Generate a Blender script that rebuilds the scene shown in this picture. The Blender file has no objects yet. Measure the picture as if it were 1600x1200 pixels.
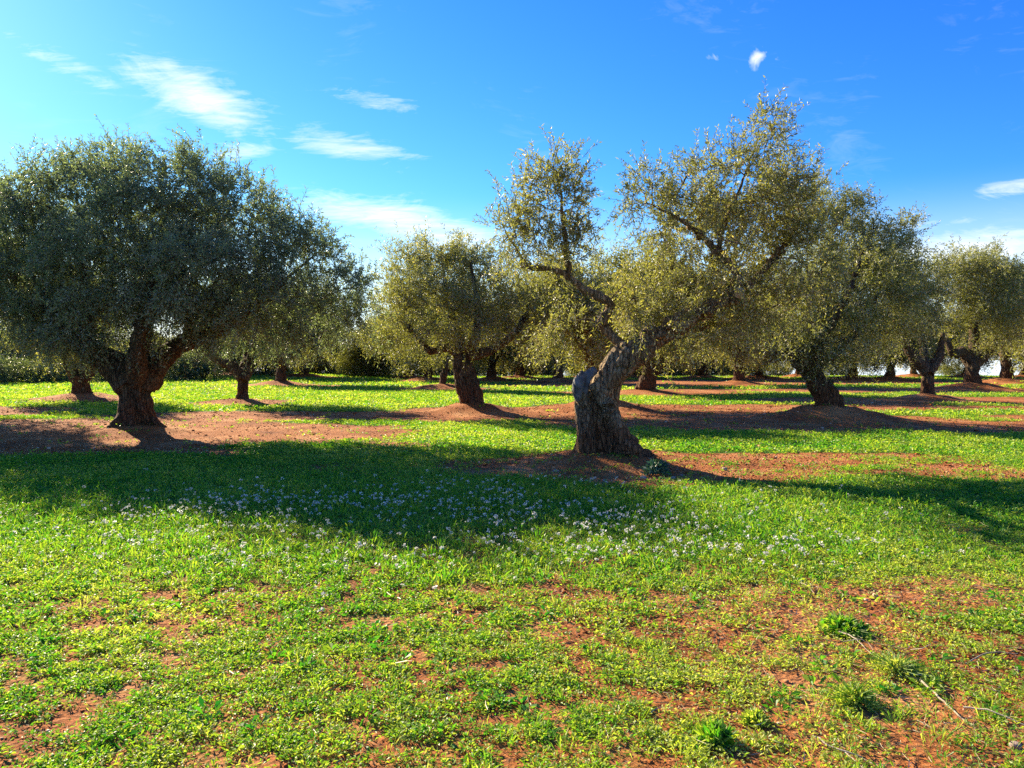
import bpy, math, random
import numpy as np
from mathutils import Vector

# ------------------------------------------------------------------ scene, camera model
SC = bpy.context.scene
COL = SC.collection
RNG = np.random.default_rng(7)
F_PX, CAM_H, HORIZON = 1155.0, 1.6, 560.0
PITCH = math.atan((600.0 - HORIZON) / F_PX)
SUN_AZ, SUN_EL = math.radians(41.0), math.radians(26.3)     # to the left of straight ahead
SUN_DIR = np.array([-math.sin(SUN_AZ) * math.cos(SUN_EL), math.cos(SUN_AZ) * math.cos(SUN_EL), math.sin(SUN_EL)])


def at(px, py, d):
    """World point that lies d metres ahead of the lens along the ray of a photo pixel."""
    a, b = (px - 800.0) / F_PX, (600.0 - py) / F_PX
    y = math.cos(PITCH) + b * math.sin(PITCH)
    z = -math.sin(PITCH) + b * math.cos(PITCH)
    return np.array([a / y * d, d, CAM_H + z / y * d])


# ------------------------------------------------------------------ noise
def _hash(ix, iy, iz, seed):
    h = (ix.astype(np.int64) * 374761393 + iy.astype(np.int64) * 668265263 + iz.astype(np.int64) * 2147483647 + seed * 144665) & 0xFFFFFFFF
    h = ((h ^ (h >> 13)) * 1274126177) & 0xFFFFFFFF
    h = ((h ^ (h >> 16)) * 2246822519) & 0xFFFFFFFF
    return ((h ^ (h >> 15)) & 0xFFFFFF) / float(0xFFFFFF)


def noise3(p, seed=0):
    p = np.asarray(p, float)
    i = np.floor(p)
    f = p - i
    u = f * f * f * (f * (f * 6 - 15) + 10)
    i = i.astype(np.int64)
    r = 0
    for dx in (0, 1):
        wx = u[..., 0] if dx else 1 - u[..., 0]
        for dy in (0, 1):
            wy = u[..., 1] if dy else 1 - u[..., 1]
            for dz in (0, 1):
                wz = u[..., 2] if dz else 1 - u[..., 2]
                r = r + wx * wy * wz * _hash(i[..., 0] + dx, i[..., 1] + dy, i[..., 2] + dz, seed)
    return r


def noise2(x, y, seed=0):
    x = np.asarray(x, float); y = np.asarray(y, float)
    ix, iy = np.floor(x), np.floor(y)
    fx, fy = x - ix, y - iy
    ux, uy = fx * fx * (3 - 2 * fx), fy * fy * (3 - 2 * fy)
    ix = ix.astype(np.int64); iy = iy.astype(np.int64); z = np.zeros_like(ix)
    a = _hash(ix, iy, z, seed); b = _hash(ix + 1, iy, z, seed)
    c = _hash(ix, iy + 1, z, seed); d = _hash(ix + 1, iy + 1, z, seed)
    return (a * (1 - ux) + b * ux) * (1 - uy) + (c * (1 - ux) + d * ux) * uy


def fbm2(x, y, octaves=4, seed=0):
    r, amp, tot = 0, 1.0, 0
    for k in range(octaves):
        r = r + amp * noise2(x * 2 ** k + 17.3 * k, y * 2 ** k - 9.1 * k, seed + k)
        tot += amp; amp *= 0.5
    return r / tot


def fbm3(p, octaves=3, seed=0):
    r, amp, tot = 0, 1.0, 0
    for k in range(octaves):
        r = r + amp * noise3(p * 2 ** k + 11.7 * k, seed + k)
        tot += amp; amp *= 0.5
    return r / tot


def sstep(a, b, x):
    t = np.clip((x - a) / (b - a), 0, 1)
    return t * t * (3 - 2 * t)


def unit(v):
    return v / np.maximum(np.linalg.norm(v, axis=-1, keepdims=True), 1e-9)


# ------------------------------------------------------------------ mesh helpers
def build_mesh(name, verts, quads, mats, midx=None, tint=None, smooth=False, attrs=None):
    me = bpy.data.meshes.new(name)
    nv, nf = len(verts), len(quads)
    me.vertices.add(nv); me.loops.add(nf * 4); me.polygons.add(nf)
    me.vertices.foreach_set("co", np.ascontiguousarray(verts, dtype=np.float32).ravel())
    me.loops.foreach_set("vertex_index", np.ascontiguousarray(quads, dtype=np.int32).ravel())
    me.polygons.foreach_set("loop_start", np.arange(0, nf * 4, 4, dtype=np.int32))
    me.polygons.foreach_set("loop_total", np.full(nf, 4, dtype=np.int32))
    for m in mats:
        me.materials.append(m)
    if midx is not None:
        me.polygons.foreach_set("material_index", np.ascontiguousarray(midx, dtype=np.int32))
    me.polygons.foreach_set("use_smooth", np.full(nf, smooth, dtype=bool))
    if tint is not None:
        a = me.attributes.new("tint", "FLOAT", "FACE")
        a.data.foreach_set("value", np.ascontiguousarray(tint, dtype=np.float32))
    for k, v in (attrs or {}).items():
        a = me.attributes.new(k, "FLOAT", "POINT")
        a.data.foreach_set("value", np.ascontiguousarray(v, dtype=np.float32))
    me.update(calc_edges=True)
    return me


def link(name, me, parent=None):
    o = bpy.data.objects.new(name, me)
    COL.objects.link(o)
    if parent is not None:
        o.parent = parent
    return o


def tag(o, label=None, cat=None, group=None, kind=None):
    for k, v in (("label", label), ("category", cat), ("group", group), ("kind", kind)):
        if v:
            o[k] = v
    return o


def empty(name, loc):
    o = bpy.data.objects.new(name, None)
    COL.objects.link(o)
    o.location = tuple(float(c) for c in loc)
    o.empty_display_size = 0.3
    return o


def tubes(P, R, sides):
    """N swept tubes at once: P (N,K,3) centre lines, R (N,K) radii -> verts, quads."""
    P = np.asarray(P, float); R = np.asarray(R, float)
    N, K, _ = P.shape
    T = np.gradient(P, axis=1); T = unit(T)
    ref = np.where(np.abs(T[:, :1, 2:3]) > 0.9, np.array([1.0, 0, 0]), np.array([0, 0, 1.0]))
    ref = np.repeat(ref, K, axis=1)
    U = unit(np.cross(T, ref)); V = np.cross(T, U)
    a = np.linspace(0, 2 * np.pi, sides, endpoint=False)
    ring = U[:, :, None, :] * np.cos(a)[None, None, :, None] + V[:, :, None, :] * np.sin(a)[None, None, :, None]
    verts = (P[:, :, None, :] + ring * R[:, :, None, None]).reshape(-1, 3)
    idx = np.arange(N * K * sides).reshape(N, K, sides)
    nx = np.roll(idx, -1, axis=2)
    q = np.stack([idx[:, :-1], nx[:, :-1], nx[:, 1:], idx[:, 1:]], axis=-1).reshape(-1, 4)
    return verts, q


def spline(pts, n):
    """Catmull-Rom through rows of any width."""
    p = np.asarray(pts, float)
    p = np.vstack([2 * p[0] - p[1], p, 2 * p[-1] - p[-2]])
    segs = len(p) - 3
    out = []
    for t in np.linspace(0, segs - 1e-6, n):
        i = int(t); f = t - i
        a, b, c, d = p[i], p[i + 1], p[i + 2], p[i + 3]
        out.append(0.5 * (2 * b + (c - a) * f + (2 * a - 5 * b + 4 * c - d) * f * f + (3 * b - a - 3 * c + d) * f ** 3))
    return np.array(out)


class Pile:
    def __init__(s):
        s.v, s.q, s.m, s.t, s.n = [], [], [], [], 0

    def add(s, v, q, mat=0, tint=0.5):
        s.v.append(v); s.q.append(q + s.n); s.n += len(v)
        s.m.append(np.full(len(q), mat))
        s.t.append(np.full(len(q), tint) if np.isscalar(tint) else np.asarray(tint))

    def mesh(s, name, mats, smooth=False):
        return build_mesh(name, np.vstack(s.v), np.vstack(s.q), mats, np.concatenate(s.m), np.concatenate(s.t), smooth)


# ------------------------------------------------------------------ materials
def new_mat(name):
    m = bpy.data.materials.new(name)
    m.use_nodes = True
    nt = m.node_tree
    nt.nodes.clear()
    out = nt.nodes.new("ShaderNodeOutputMaterial")
    return m, nt, out


def node(nt, kind, **kw):
    n = nt.nodes.new(kind)
    for k, v in kw.items():
        if k.startswith("i_"):
            n.inputs[k[2:].replace("_", " ")].default_value = v
        else:
            setattr(n, k, v)
    return n


def ramp(nt, stops, fac=None, interp="LINEAR"):
    r = nt.nodes.new("ShaderNodeValToRGB")
    r.color_ramp.interpolation = interp
    el = r.color_ramp.elements
    while len(el) < len(stops):
        el.new(0.5)
    for e, (p, c) in zip(el, stops):
        e.position = p
        e.color = (*c, 1) if len(c) == 3 else c
    if fac is not None:
        nt.links.new(fac, r.inputs[0])
    return r


def mixcol(nt, fac, a, b, blend="MIX"):
    n = nt.nodes.new("ShaderNodeMix")
    n.data_type = "RGBA"; n.blend_type = blend
    for s, v in ((n.inputs[0], fac), (n.inputs[6], a), (n.inputs[7], b)):
        if hasattr(v, "is_linked"):
            nt.links.new(v, s)
        elif isinstance(v, (int, float)):
            s.default_value = v
        else:
            s.default_value = (*v, 1)
    return n.outputs[2]


def leaf_mat(name, stops, under=None, trans=0.4, trans_gain=1.6, rough=0.45, spec=0.5, yellow=(1.0, 0.95, 0.45)):
    m, nt, out = new_mat(name)
    L = nt.links.new
    at_ = node(nt, "ShaderNodeAttribute", attribute_name="tint")
    col = ramp(nt, stops, at_.outputs["Fac"]).outputs[0]
    if under is not None:
        geo = node(nt, "ShaderNodeNewGeometry")
        col_f = mixcol(nt, geo.outputs["Backfacing"], col, under)
    else:
        col_f = col
    p = node(nt, "ShaderNodeBsdfPrincipled")
    p.inputs["Roughness"].default_value = rough
    p.inputs["Specular IOR Level"].default_value = spec
    L(col_f, p.inputs["Base Color"])
    t = node(nt, "ShaderNodeBsdfTranslucent")
    g = mixcol(nt, 1.0, col, tuple(trans_gain * c for c in yellow), "MULTIPLY")
    L(g, t.inputs["Color"])
    mx = node(nt, "ShaderNodeMixShader")
    mx.inputs[0].default_value = trans
    L(p.outputs[0], mx.inputs[1]); L(t.outputs[0], mx.inputs[2]); L(mx.outputs[0], out.inputs[0])
    return m


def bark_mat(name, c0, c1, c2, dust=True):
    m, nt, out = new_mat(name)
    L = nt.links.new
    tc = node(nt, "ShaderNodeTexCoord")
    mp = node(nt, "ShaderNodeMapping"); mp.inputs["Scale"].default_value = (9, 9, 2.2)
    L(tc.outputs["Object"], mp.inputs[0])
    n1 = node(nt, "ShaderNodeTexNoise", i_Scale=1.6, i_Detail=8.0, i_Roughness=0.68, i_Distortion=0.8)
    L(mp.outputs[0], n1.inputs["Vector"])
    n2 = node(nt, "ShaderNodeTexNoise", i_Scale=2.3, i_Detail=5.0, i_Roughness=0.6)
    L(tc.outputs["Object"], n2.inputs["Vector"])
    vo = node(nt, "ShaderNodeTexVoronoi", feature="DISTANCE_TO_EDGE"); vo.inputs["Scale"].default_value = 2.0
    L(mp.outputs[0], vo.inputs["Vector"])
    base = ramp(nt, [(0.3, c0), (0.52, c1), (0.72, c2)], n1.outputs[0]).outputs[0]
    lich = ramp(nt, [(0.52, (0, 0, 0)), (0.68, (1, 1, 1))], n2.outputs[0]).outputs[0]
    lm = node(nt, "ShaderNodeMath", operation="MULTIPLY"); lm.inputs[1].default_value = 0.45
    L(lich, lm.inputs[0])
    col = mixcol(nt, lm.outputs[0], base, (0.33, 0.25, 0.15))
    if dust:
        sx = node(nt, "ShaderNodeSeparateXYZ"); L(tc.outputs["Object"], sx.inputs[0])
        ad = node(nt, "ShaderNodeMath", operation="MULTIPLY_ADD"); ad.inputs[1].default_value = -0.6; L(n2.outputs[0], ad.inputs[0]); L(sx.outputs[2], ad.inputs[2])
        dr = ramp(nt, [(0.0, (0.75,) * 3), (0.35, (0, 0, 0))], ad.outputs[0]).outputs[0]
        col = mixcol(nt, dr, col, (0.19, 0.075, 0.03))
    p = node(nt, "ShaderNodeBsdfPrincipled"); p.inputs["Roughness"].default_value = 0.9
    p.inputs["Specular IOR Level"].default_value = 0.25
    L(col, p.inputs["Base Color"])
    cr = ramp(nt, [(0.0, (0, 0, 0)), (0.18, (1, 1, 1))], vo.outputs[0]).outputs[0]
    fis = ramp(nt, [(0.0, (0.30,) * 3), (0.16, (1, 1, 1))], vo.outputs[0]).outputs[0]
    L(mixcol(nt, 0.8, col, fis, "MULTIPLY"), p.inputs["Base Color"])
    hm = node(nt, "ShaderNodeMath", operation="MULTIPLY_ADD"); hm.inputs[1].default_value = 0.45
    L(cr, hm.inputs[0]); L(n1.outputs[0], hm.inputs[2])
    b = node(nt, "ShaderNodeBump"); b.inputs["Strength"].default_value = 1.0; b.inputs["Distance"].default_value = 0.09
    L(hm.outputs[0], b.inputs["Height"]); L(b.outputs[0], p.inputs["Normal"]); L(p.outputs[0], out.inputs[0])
    return m


def plain_mat(name, c0, c1, scale=8.0, rough=0.9, bump=0.4):
    m, nt, out = new_mat(name)
    L = nt.links.new
    tc = node(nt, "ShaderNodeTexCoord")
    n1 = node(nt, "ShaderNodeTexNoise", i_Scale=scale, i_Detail=6.0, i_Roughness=0.65)
    L(tc.outputs["Object"], n1.inputs["Vector"])
    col = ramp(nt, [(0.3, c0), (0.7, c1)], n1.outputs[0]).outputs[0]
    p = node(nt, "ShaderNodeBsdfPrincipled"); p.inputs["Roughness"].default_value = rough
    L(col, p.inputs["Base Color"])
    b = node(nt, "ShaderNodeBump"); b.inputs["Strength"].default_value = bump; b.inputs["Distance"].default_value = 0.02
    L(n1.outputs[0], b.inputs["Height"]); L(b.outputs[0], p.inputs["Normal"]); L(p.outputs[0], out.inputs[0])
    return m


OLIVE = [(0.0, (0.064, 0.072, 0.019)), (0.45, (0.152, 0.167, 0.043)), (0.8, (0.262, 0.262, 0.082)), (1.0, (0.43, 0.36, 0.12))]
COOL = [(0.0, (0.075, 0.105, 0.055)), (0.5, (0.17, 0.205, 0.105)), (0.85, (0.26, 0.28, 0.13)), (1.0, (0.31, 0.28, 0.12))]
M = {
    "leaf": leaf_mat("olive_leaf", OLIVE, under=(0.40, 0.38, 0.25), trans=0.46, trans_gain=1.9, rough=0.44, spec=0.42, yellow=(0.97, 0.95, 0.46)),
    "leaf_cool": leaf_mat("olive_leaf_cool", COOL, under=(0.29, 0.30, 0.20), trans=0.44, rough=0.46, spec=0.40, yellow=(0.9, 1.0, 0.55)),
    "shrub": leaf_mat("shrub_leaf", [(0.0, (0.045, 0.07, 0.03)), (0.6, (0.12, 0.16, 0.065)), (1.0, (0.26, 0.27, 0.13))], trans=0.4),
    "weed": leaf_mat("weed_leaf", [(0.0, (0.016, 0.135, 0.014)), (0.35, (0.078, 0.240, 0.018)), (0.65, (0.235, 0.32, 0.036)), (1.0, (0.40, 0.43, 0.13))], trans=0.46, trans_gain=2.0, rough=0.5, spec=0.4, yellow=(1.0, 0.98, 0.35)),
    "thistle": leaf_mat("thistle_leaf", [(0.0, (0.02, 0.08, 0.05)), (1.0, (0.07, 0.16, 0.10))], trans=0.2),
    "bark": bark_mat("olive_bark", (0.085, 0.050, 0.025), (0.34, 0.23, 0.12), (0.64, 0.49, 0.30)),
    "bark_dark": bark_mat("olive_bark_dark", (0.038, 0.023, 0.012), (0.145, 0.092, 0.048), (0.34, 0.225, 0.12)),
    "dead": plain_mat("dead_wood", (0.015, 0.015, 0.017), (0.20, 0.19, 0.18), 6.0),
    "cut": plain_mat("cut_wood", (0.30, 0.24, 0.16), (0.50, 0.42, 0.30), 14.0),
    "petal": leaf_mat("white_petal", [(0.0, (0.60, 0.57, 0.51)), (1.0, (0.80, 0.77, 0.70))], trans=0.35, trans_gain=1.0, yellow=(1, 1, 0.95)),
    "straw": leaf_mat("dry_straw", [(0.0, (0.13, 0.08, 0.035)), (0.6, (0.34, 0.25, 0.12)), (1.0, (0.55, 0.46, 0.28))], trans=0.1, trans_gain=1.0),
    "stick": plain_mat("dry_stick", (0.22, 0.16, 0.10), (0.50, 0.42, 0.30), 20.0),
    "stone": plain_mat("field_stone", (0.22, 0.13, 0.085), (0.42, 0.33, 0.25), 12.0),
    "clod": leaf_mat("soil_clod", [(0.0, (0.13, 0.032, 0.009)), (0.7, (0.36, 0.125, 0.036)), (0.93, (0.46, 0.26, 0.13)), (1.0, (0.60, 0.50, 0.38))], trans=0.0, rough=0.95, spec=0.1),
}


def soil_material():
    m, nt, out = new_mat("red_soil")
    L = nt.links.new
    geo = node(nt, "ShaderNodeNewGeometry")
    cov = node(nt, "ShaderNodeAttribute", attribute_name="cover")
    n1 = node(nt, "ShaderNodeTexNoise", i_Scale=0.9, i_Detail=9.0, i_Roughness=0.62)
    n2 = node(nt, "ShaderNodeTexNoise", i_Scale=26.0, i_Detail=6.0, i_Roughness=0.7)
    n3 = node(nt, "ShaderNodeTexNoise", i_Scale=5.0, i_Detail=8.0, i_Roughness=0.75)
    vo = node(nt, "ShaderNodeTexVoronoi"); vo.inputs["Scale"].default_value = 34.0
    for n in (n1, n2, n3, vo):
        L(geo.outputs["Position"], n.inputs["Vector"])
    soil = ramp(nt, [(0.3, (0.16, 0.042, 0.010)), (0.5, (0.36, 0.120, 0.032)), (0.72, (0.54, 0.27, 0.11))], n1.outputs[0]).outputs[0]
    sp = ramp(nt, [(0.50, (0, 0, 0)), (0.66, (1, 1, 1))], n2.outputs[0]).outputs[0]
    spm = node(nt, "ShaderNodeMath", operation="MULTIPLY"); spm.inputs[1].default_value = 0.4; L(sp, spm.inputs[0])
    soil = mixcol(nt, spm.outputs[0], soil, (0.48, 0.29, 0.15))
    dk = ramp(nt, [(0.30, (1, 1, 1)), (0.45, (0, 0, 0))], n2.outputs[0]).outputs[0]
    dkm = node(nt, "ShaderNodeMath", operation="MULTIPLY"); dkm.inputs[1].default_value = 0.6; L(dk, dkm.inputs[0])
    soil = mixcol(nt, dkm.outputs[0], soil, (0.07, 0.026, 0.010))
    green = ramp(nt, [(0.3, (0.016, 0.075, 0.006)), (0.5, (0.055, 0.155, 0.010)), (0.7, (0.15, 0.21, 0.022))], n3.outputs[0]).outputs[0]
    # ragged edge of the green cover
    s = node(nt, "ShaderNodeMath", operation="MULTIPLY_ADD"); s.inputs[1].default_value = 0.9; s.inputs[2].default_value = -0.45
    L(n3.outputs[0], s.inputs[0])
    a = node(nt, "ShaderNodeMath", operation="ADD"); L(s.outputs[0], a.inputs[0]); L(cov.outputs["Fac"], a.inputs[1])
    k = ramp(nt, [(0.34, (0, 0, 0)), (0.70, (1, 1, 1))], a.outputs[0]).outputs[0]
    col = mixcol(nt, k, soil, green)
    p = node(nt, "ShaderNodeBsdfPrincipled"); p.inputs["Roughness"].default_value = 0.95
    p.inputs["Specular IOR Level"].default_value = 0.15
    L(col, p.inputs["Base Color"])
    h = node(nt, "ShaderNodeMath", operation="MULTIPLY_ADD"); h.inputs[1].default_value = 0.6
    L(vo.outputs[0], h.inputs[0]); L(n2.outputs[0], h.inputs[2])
    b = node(nt, "ShaderNodeBump"); b.inputs["Strength"].default_value = 1.0; b.inputs["Distance"].default_value = 0.03
    L(h.outputs[0], b.inputs["Height"]); L(b.outputs[0], p.inputs["Normal"]); L(p.outputs[0], out.inputs[0])
    return m


# ------------------------------------------------------------------ where the trees stand (photo pixel of the base, metres ahead)
SPOTS = {
    "A": (212, 15.7), "B": (950, 11.2), "C": (738, 22.0), "D": (1296, 19.0), "E": (1450, 28.5), "F": (1520, 37.0),
    "G": (1574, 46.0), "H": (1008, 34.0), "I": (690, 38.0), "J": (378, 26.5), "K": (127, 28.0), "L": (438, 44.0),
    "M": (873, 50.0), "N": (1155, 44.0), "Y": (-62, 21.5),
    "O": (1185, 58.0), "P": (1333, 57.0), "Q": (1390, 54.0), "R": (1428, 62.0), "S": (640, 59.0), "T": (667, 52.0),
    "U": (475, 58.0), "V": (768, 54.0), "W": (812, 60.0), "X": (1098, 59.0), "Z": (1250, 62.0), "AA": (925, 62.0),
    "AB": (1000, 60.0), "AC": (360, 60.0), "AD": (1510, 60.0), "AE": (1600, 60.0), "AF": (1690, 40.0), "AG": (1760, 26.0), "AH": (1665, 60.0), "BB": (940, 23.5),
}
XY = {k: ((px - 800.0) / F_PX * d, d) for k, (px, d) in SPOTS.items()}
MOUND = {"A": (0.22, 1.05, 2.9), "B": (0.20, 0.95, 1.5), "C": (0.33, 1.0, 2.0), "D": (0.40, 1.1, 2.3), "E": (0.25, 0.9, 1.8), "F": (0.42, 1.4, 2.6),
         "G": (0.4, 1.8, 3.0), "H": (0.22, 1.2, 2.2), "J": (0.16, 1.1, 1.5), "K": (0.3, 1.4, 2.0)}


def ground_z(x, y, fine=True):
    x = np.asarray(x, float); y = np.asarray(y, float)
    z = 0.10 * (fbm2(x * 0.16, y * 0.16, 3, 3) - 0.5) * sstep(3, 14, np.hypot(x, y) + 2)
    far = y - 64 + 4 * (noise2(x * 0.05, y * 0, 8) - 0.5)
    f = np.maximum(far, 0)
    z = z - 0.034 * f * f / (f + 14)
    left = sstep(-6, -26, x) * sstep(40, 75, y)
    z = z + left * 0.5
    for k, (tx, ty) in XY.items():
        h, s, _ = MOUND.get(k, (0.32, 1.2, 2.2))
        dx, dy = x - tx, y - ty
        near = (np.abs(dx) < 5 * s) & (np.abs(dy) < 5 * s)
        if np.any(near):
            r = np.hypot(dx * 0.85, dy) * (0.8 + 0.4 * noise2(x * 1.3, y * 1.3, 21))
            z = z + np.where(near, h * np.exp(-(r / s) ** 2) * (0.85 + 0.3 * noise2(x * 3.1, y * 3.1, 22)), 0)
    if fine:
        d = np.hypot(x, y)
        bare = 1 - cover(x, y)
        z = z + (0.022 * (fbm2(x * 4.2, y * 4.2, 3, 31) - 0.5) + 0.020 * bare * (fbm2(x * 11, y * 11, 2, 33) - 0.5)) * sstep(30, 14, d)
    return z


STRIPS = [(-8.5, 15.8, 6.6, 3.5, 1.1), (-4.0, 20.6, 7.5, 2.1, 1.1), (2.0, 21.5, 6.0, 2.0, 1.1), (7.5, 18.0, 7.0, 2.8, 1.1), (10.0, 23.8, 9.0, 1.7, 1.0), (16.0, 19.0, 4.0, 2.0, 0.9),
          (16.0, 27.8, 9.0, 2.4, 1.1), (20, 36.5, 15, 3.2, 1.1), (20, 50, 26, 6.0, 1.1), (6.0, 33.5, 6, 2.2, 1.1), (8, 44, 11, 3.0, 1.0),
          (3.2, 49.5, 6.0, 1.7, 0.9), (-3.5, 37.5, 3.0, 1.0, 0.7), (-12.5, 43.5, 4.0, 1.6, 0.8), (-16.5, 27.5, 3.0, 1.2, 0.8),
          (2.4, 10.7, 3.0, 1.6, 1.0), (0.0, 11.0, 1.9, 1.0, 0.8), (5.6, 11.5, 2.4, 0.9, 0.9), (7.2, 10.2, 2.4, 0.8, 0.9), (1.9, 4.75, 0.9, 0.30, 0.5), (2.9, 4.95, 0.9, 0.35, 0.5),
          (0.65, 4.9, 0.5, 0.18, 0.5), (-1.0, 3.15, 0.3, 0.10, 0.4), (-2.0, 3.1, 0.3, 0.12, 0.4),
          (-4.8, 10.9, 3.4, 0.9, 0.35)]


def cover(x, y):
    """0 = bare red soil, 1 = closed green cover."""
    x = np.asarray(x, float); y = np.asarray(y, float)
    big = fbm2(x * 0.45 + 5, y * 0.45, 4, 41)
    small = fbm2(x * 2.1, y * 2.1, 3, 47)
    c = 0.88 + 0.9 * (big - 0.5) + 0.35 * (small - 0.5)
    wob = 0.9 * (fbm2(x * 0.6, y * 0.8, 4, 51) - 0.5)
    for cx, cy, rx, ry, w in STRIPS:
        r = np.hypot((x - cx) / rx, (y - cy) / ry) + wob
        c = c - w * sstep(1.15, 0.7, r)
    for k, (tx, ty) in XY.items():
        rad = MOUND.get(k, (0, 0, 2.2))[2]
        r = np.hypot((x - tx) * 0.8, y - ty) / rad + wob
        c = c - 1.1 * sstep(1.2, 0.75, r)
    d = np.hypot(x, y)
    # the nearest strip of ground is thinner and the right side drier
    nearf = sstep(6.0, 3.0, y)
    c = c - nearf * (0.20 + 0.42 * sstep(-0.3, 1.8, x)) + nearf * 0.55 * (fbm2(x * 1.9, y * 2.6, 4, 61) - 0.5)
    return np.clip(c, 0, 1)


# ------------------------------------------------------------------ ground
def axis(lo, hi, step0, centre, grow):
    out = [centre]; s = step0
    while out[-1] < hi:
        s = max(step0, grow * abs(out[-1] - centre)); out.append(out[-1] + s)
    neg = [centre]
    while neg[-1] > lo:
        s = max(step0, grow * abs(neg[-1] - centre)); neg.append(neg[-1] - s)
    return np.array(neg[:0:-1] + out)


def make_ground():
    xs = axis(-700, 700, 0.05, 0.0, 0.016)
    ys = axis(-60, 900, 0.045, 3.0, 0.011)
    X, Y = np.meshgrid(xs, ys)
    Z = ground_z(X, Y)
    v = np.stack([X, Y, Z], -1).reshape(-1, 3)
    ny, nx = X.shape
    i = np.arange(nx * ny).reshape(ny, nx)
    q = np.stack([i[:-1, :-1], i[:-1, 1:], i[1:, 1:], i[1:, :-1]], -1).reshape(-1, 4)
    me = build_mesh("ground", v, q, [soil_material()], smooth=True, attrs={"cover": (cover(X, Y) * (0.42 + 0.58 * sstep(4.5, 11, np.hypot(X, Y)))).ravel()})
    o = link("ground", me)
    tag(o, "red earth of the grove under patchy green weeds", "ground", kind="structure")


# ------------------------------------------------------------------ trees
def twist_bark(co, nrm, base, amp, seed):
    p = co - base
    a = 1.1 * p[:, 2]
    ca, sa = np.cos(a), np.sin(a)
    q = np.stack([p[:, 0] * ca - p[:, 1] * sa, p[:, 0] * sa + p[:, 1] * ca, p[:, 2]], -1)
    rid = 1 - np.abs(2 * fbm3(q * np.array([3.6, 3.6, 0.8]), 2, seed) - 1)
    rid2 = 1 - np.abs(2 * noise3(q * np.array([9.0, 9.0, 2.0]), seed + 3) - 1)
    lump = fbm3(p * np.array([2.6, 2.6, 1.5]), 2, seed + 9) - 0.5
    fine = fbm3(q * np.array([16, 16, 5.0]), 2, seed + 5) - 0.5
    d = amp * (-1.7 * sstep(0.72, 1.0, rid) - 0.7 * sstep(0.70, 1.0, rid2) + 2.3 * lump + 0.8 * fine + 0.25)
    return co + nrm * d[:, None]


def remeshed_tubes(name, lines, voxel, mat, amp, seed, base, parent, extra=None):
    """Fuse tapered limbs into one gnarled skin."""
    pile = Pile()
    for pts in lines:
        pts = np.asarray(pts, float)
        n = max(8, int(np.linalg.norm(np.diff(pts[:, :3], axis=0), axis=1).sum() / 0.09))
        s = spline(pts, min(n, 70))
        s[:, 3] = np.maximum(s[:, 3], 0.012)
        cap0, cap1 = s[0].copy(), s[-1].copy()
        cap0[:3] -= unit(s[1, :3] - s[0, :3]) * s[0, 3] * 0.4; cap0[3] = 0.001
        cap1[:3] += unit(s[-1, :3] - s[-2, :3]) * s[-1, 3] * 0.4; cap1[3] = 0.001
        s = np.vstack([cap0, s, cap1])
        v, q = tubes(s[None, :, :3], s[None, :, 3], 14)
        pile.add(v, q)
    me = pile.mesh("tmp", [])
    ob = bpy.data.objects.new("tmp", me); COL.objects.link(ob)
    md = ob.modifiers.new("r", "REMESH"); md.mode = "VOXEL"; md.voxel_size = voxel; md.use_smooth_shade = True
    sm = ob.modifiers.new("s", "SMOOTH"); sm.factor = 0.5; sm.iterations = 3
    dg = bpy.context.evaluated_depsgraph_get(); dg.update()
    ev = ob.evaluated_get(dg)
    out = bpy.data.meshes.new_from_object(ev)
    bpy.data.objects.remove(ob); bpy.data.meshes.remove(me)
    n = len(out.vertices)
    co = np.zeros(n * 3, np.float32); out.vertices.foreach_get("co", co)
    nr = np.zeros(n * 3, np.float32); out.vertices.foreach_get("normal", nr)
    co = co.reshape(-1, 3).astype(float); nr = nr.reshape(-1, 3).astype(float)
    co = twist_bark(co, nr, base, amp, seed) - base
    out.vertices.foreach_set("co", co.astype(np.float32).ravel())
    out.polygons.foreach_set("use_smooth", np.ones(len(out.polygons), bool))
    out.materials.clear(); out.materials.append(mat)
    out.name = name
    out.update()
    return link(name, out, parent)


def leaves_on_twigs(rng, P0, D, Ln, n, leafL, leafW, tint_c, jitter=0.25):
    """Olive shoots: n leaves along each twig."""
    N = len(P0)
    t = (np.arange(n)[None, :] + rng.uniform(0, 1, (N, n))) / n
    side = unit(np.cross(D, rng.normal(size=(N, 3))))
    side2 = np.cross(D, side)
    ang = np.arange(n)[None, :] * 2.4 + rng.uniform(0, 6.28, (N, 1)) + rng.normal(0, 0.4, (N, n))
    out = side[:, None] * np.cos(ang)[..., None] + side2[:, None] * np.sin(ang)[..., None]
    bend = np.array([0, 0, -1.0])[None, None] * (t ** 2)[..., None] * 0.06
    base = P0[:, None] + D[:, None] * (Ln[:, None] * t)[..., None] + bend
    ld = unit(D[:, None] * rng.uniform(0.3, 1.0, (N, n, 1)) + out * 0.75 + rng.normal(0, jitter, (N, n, 3)))
    w = unit(np.cross(ld, D[:, None] * 0.5 + rng.normal(0, 0.8, (N, n, 3))))
    L = (leafL * rng.uniform(0.55, 1.15, (N, n)) * rng.uniform(0.8, 1.3, (N, 1)))[..., None]
    W = (leafW * rng.uniform(0.7, 1.2, (N, n)))[..., None]
    nn = np.cross(ld, w)
    a = base
    b = base + ld * L * 0.48 + w * W * 0.5 + nn * L * 0.04
    c = base + ld * L
    d = base + ld * L * 0.48 - w * W * 0.5 + nn * L * 0.04
    v = np.stack([a, b, c, d], 2).reshape(-1, 3)
    q = np.arange(len(v)).reshape(-1, 4)
    ti = np.clip(tint_c[:, None] + rng.normal(0, 0.16, (N, n)), 0, 1).ravel()
    return v, q, ti


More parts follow.
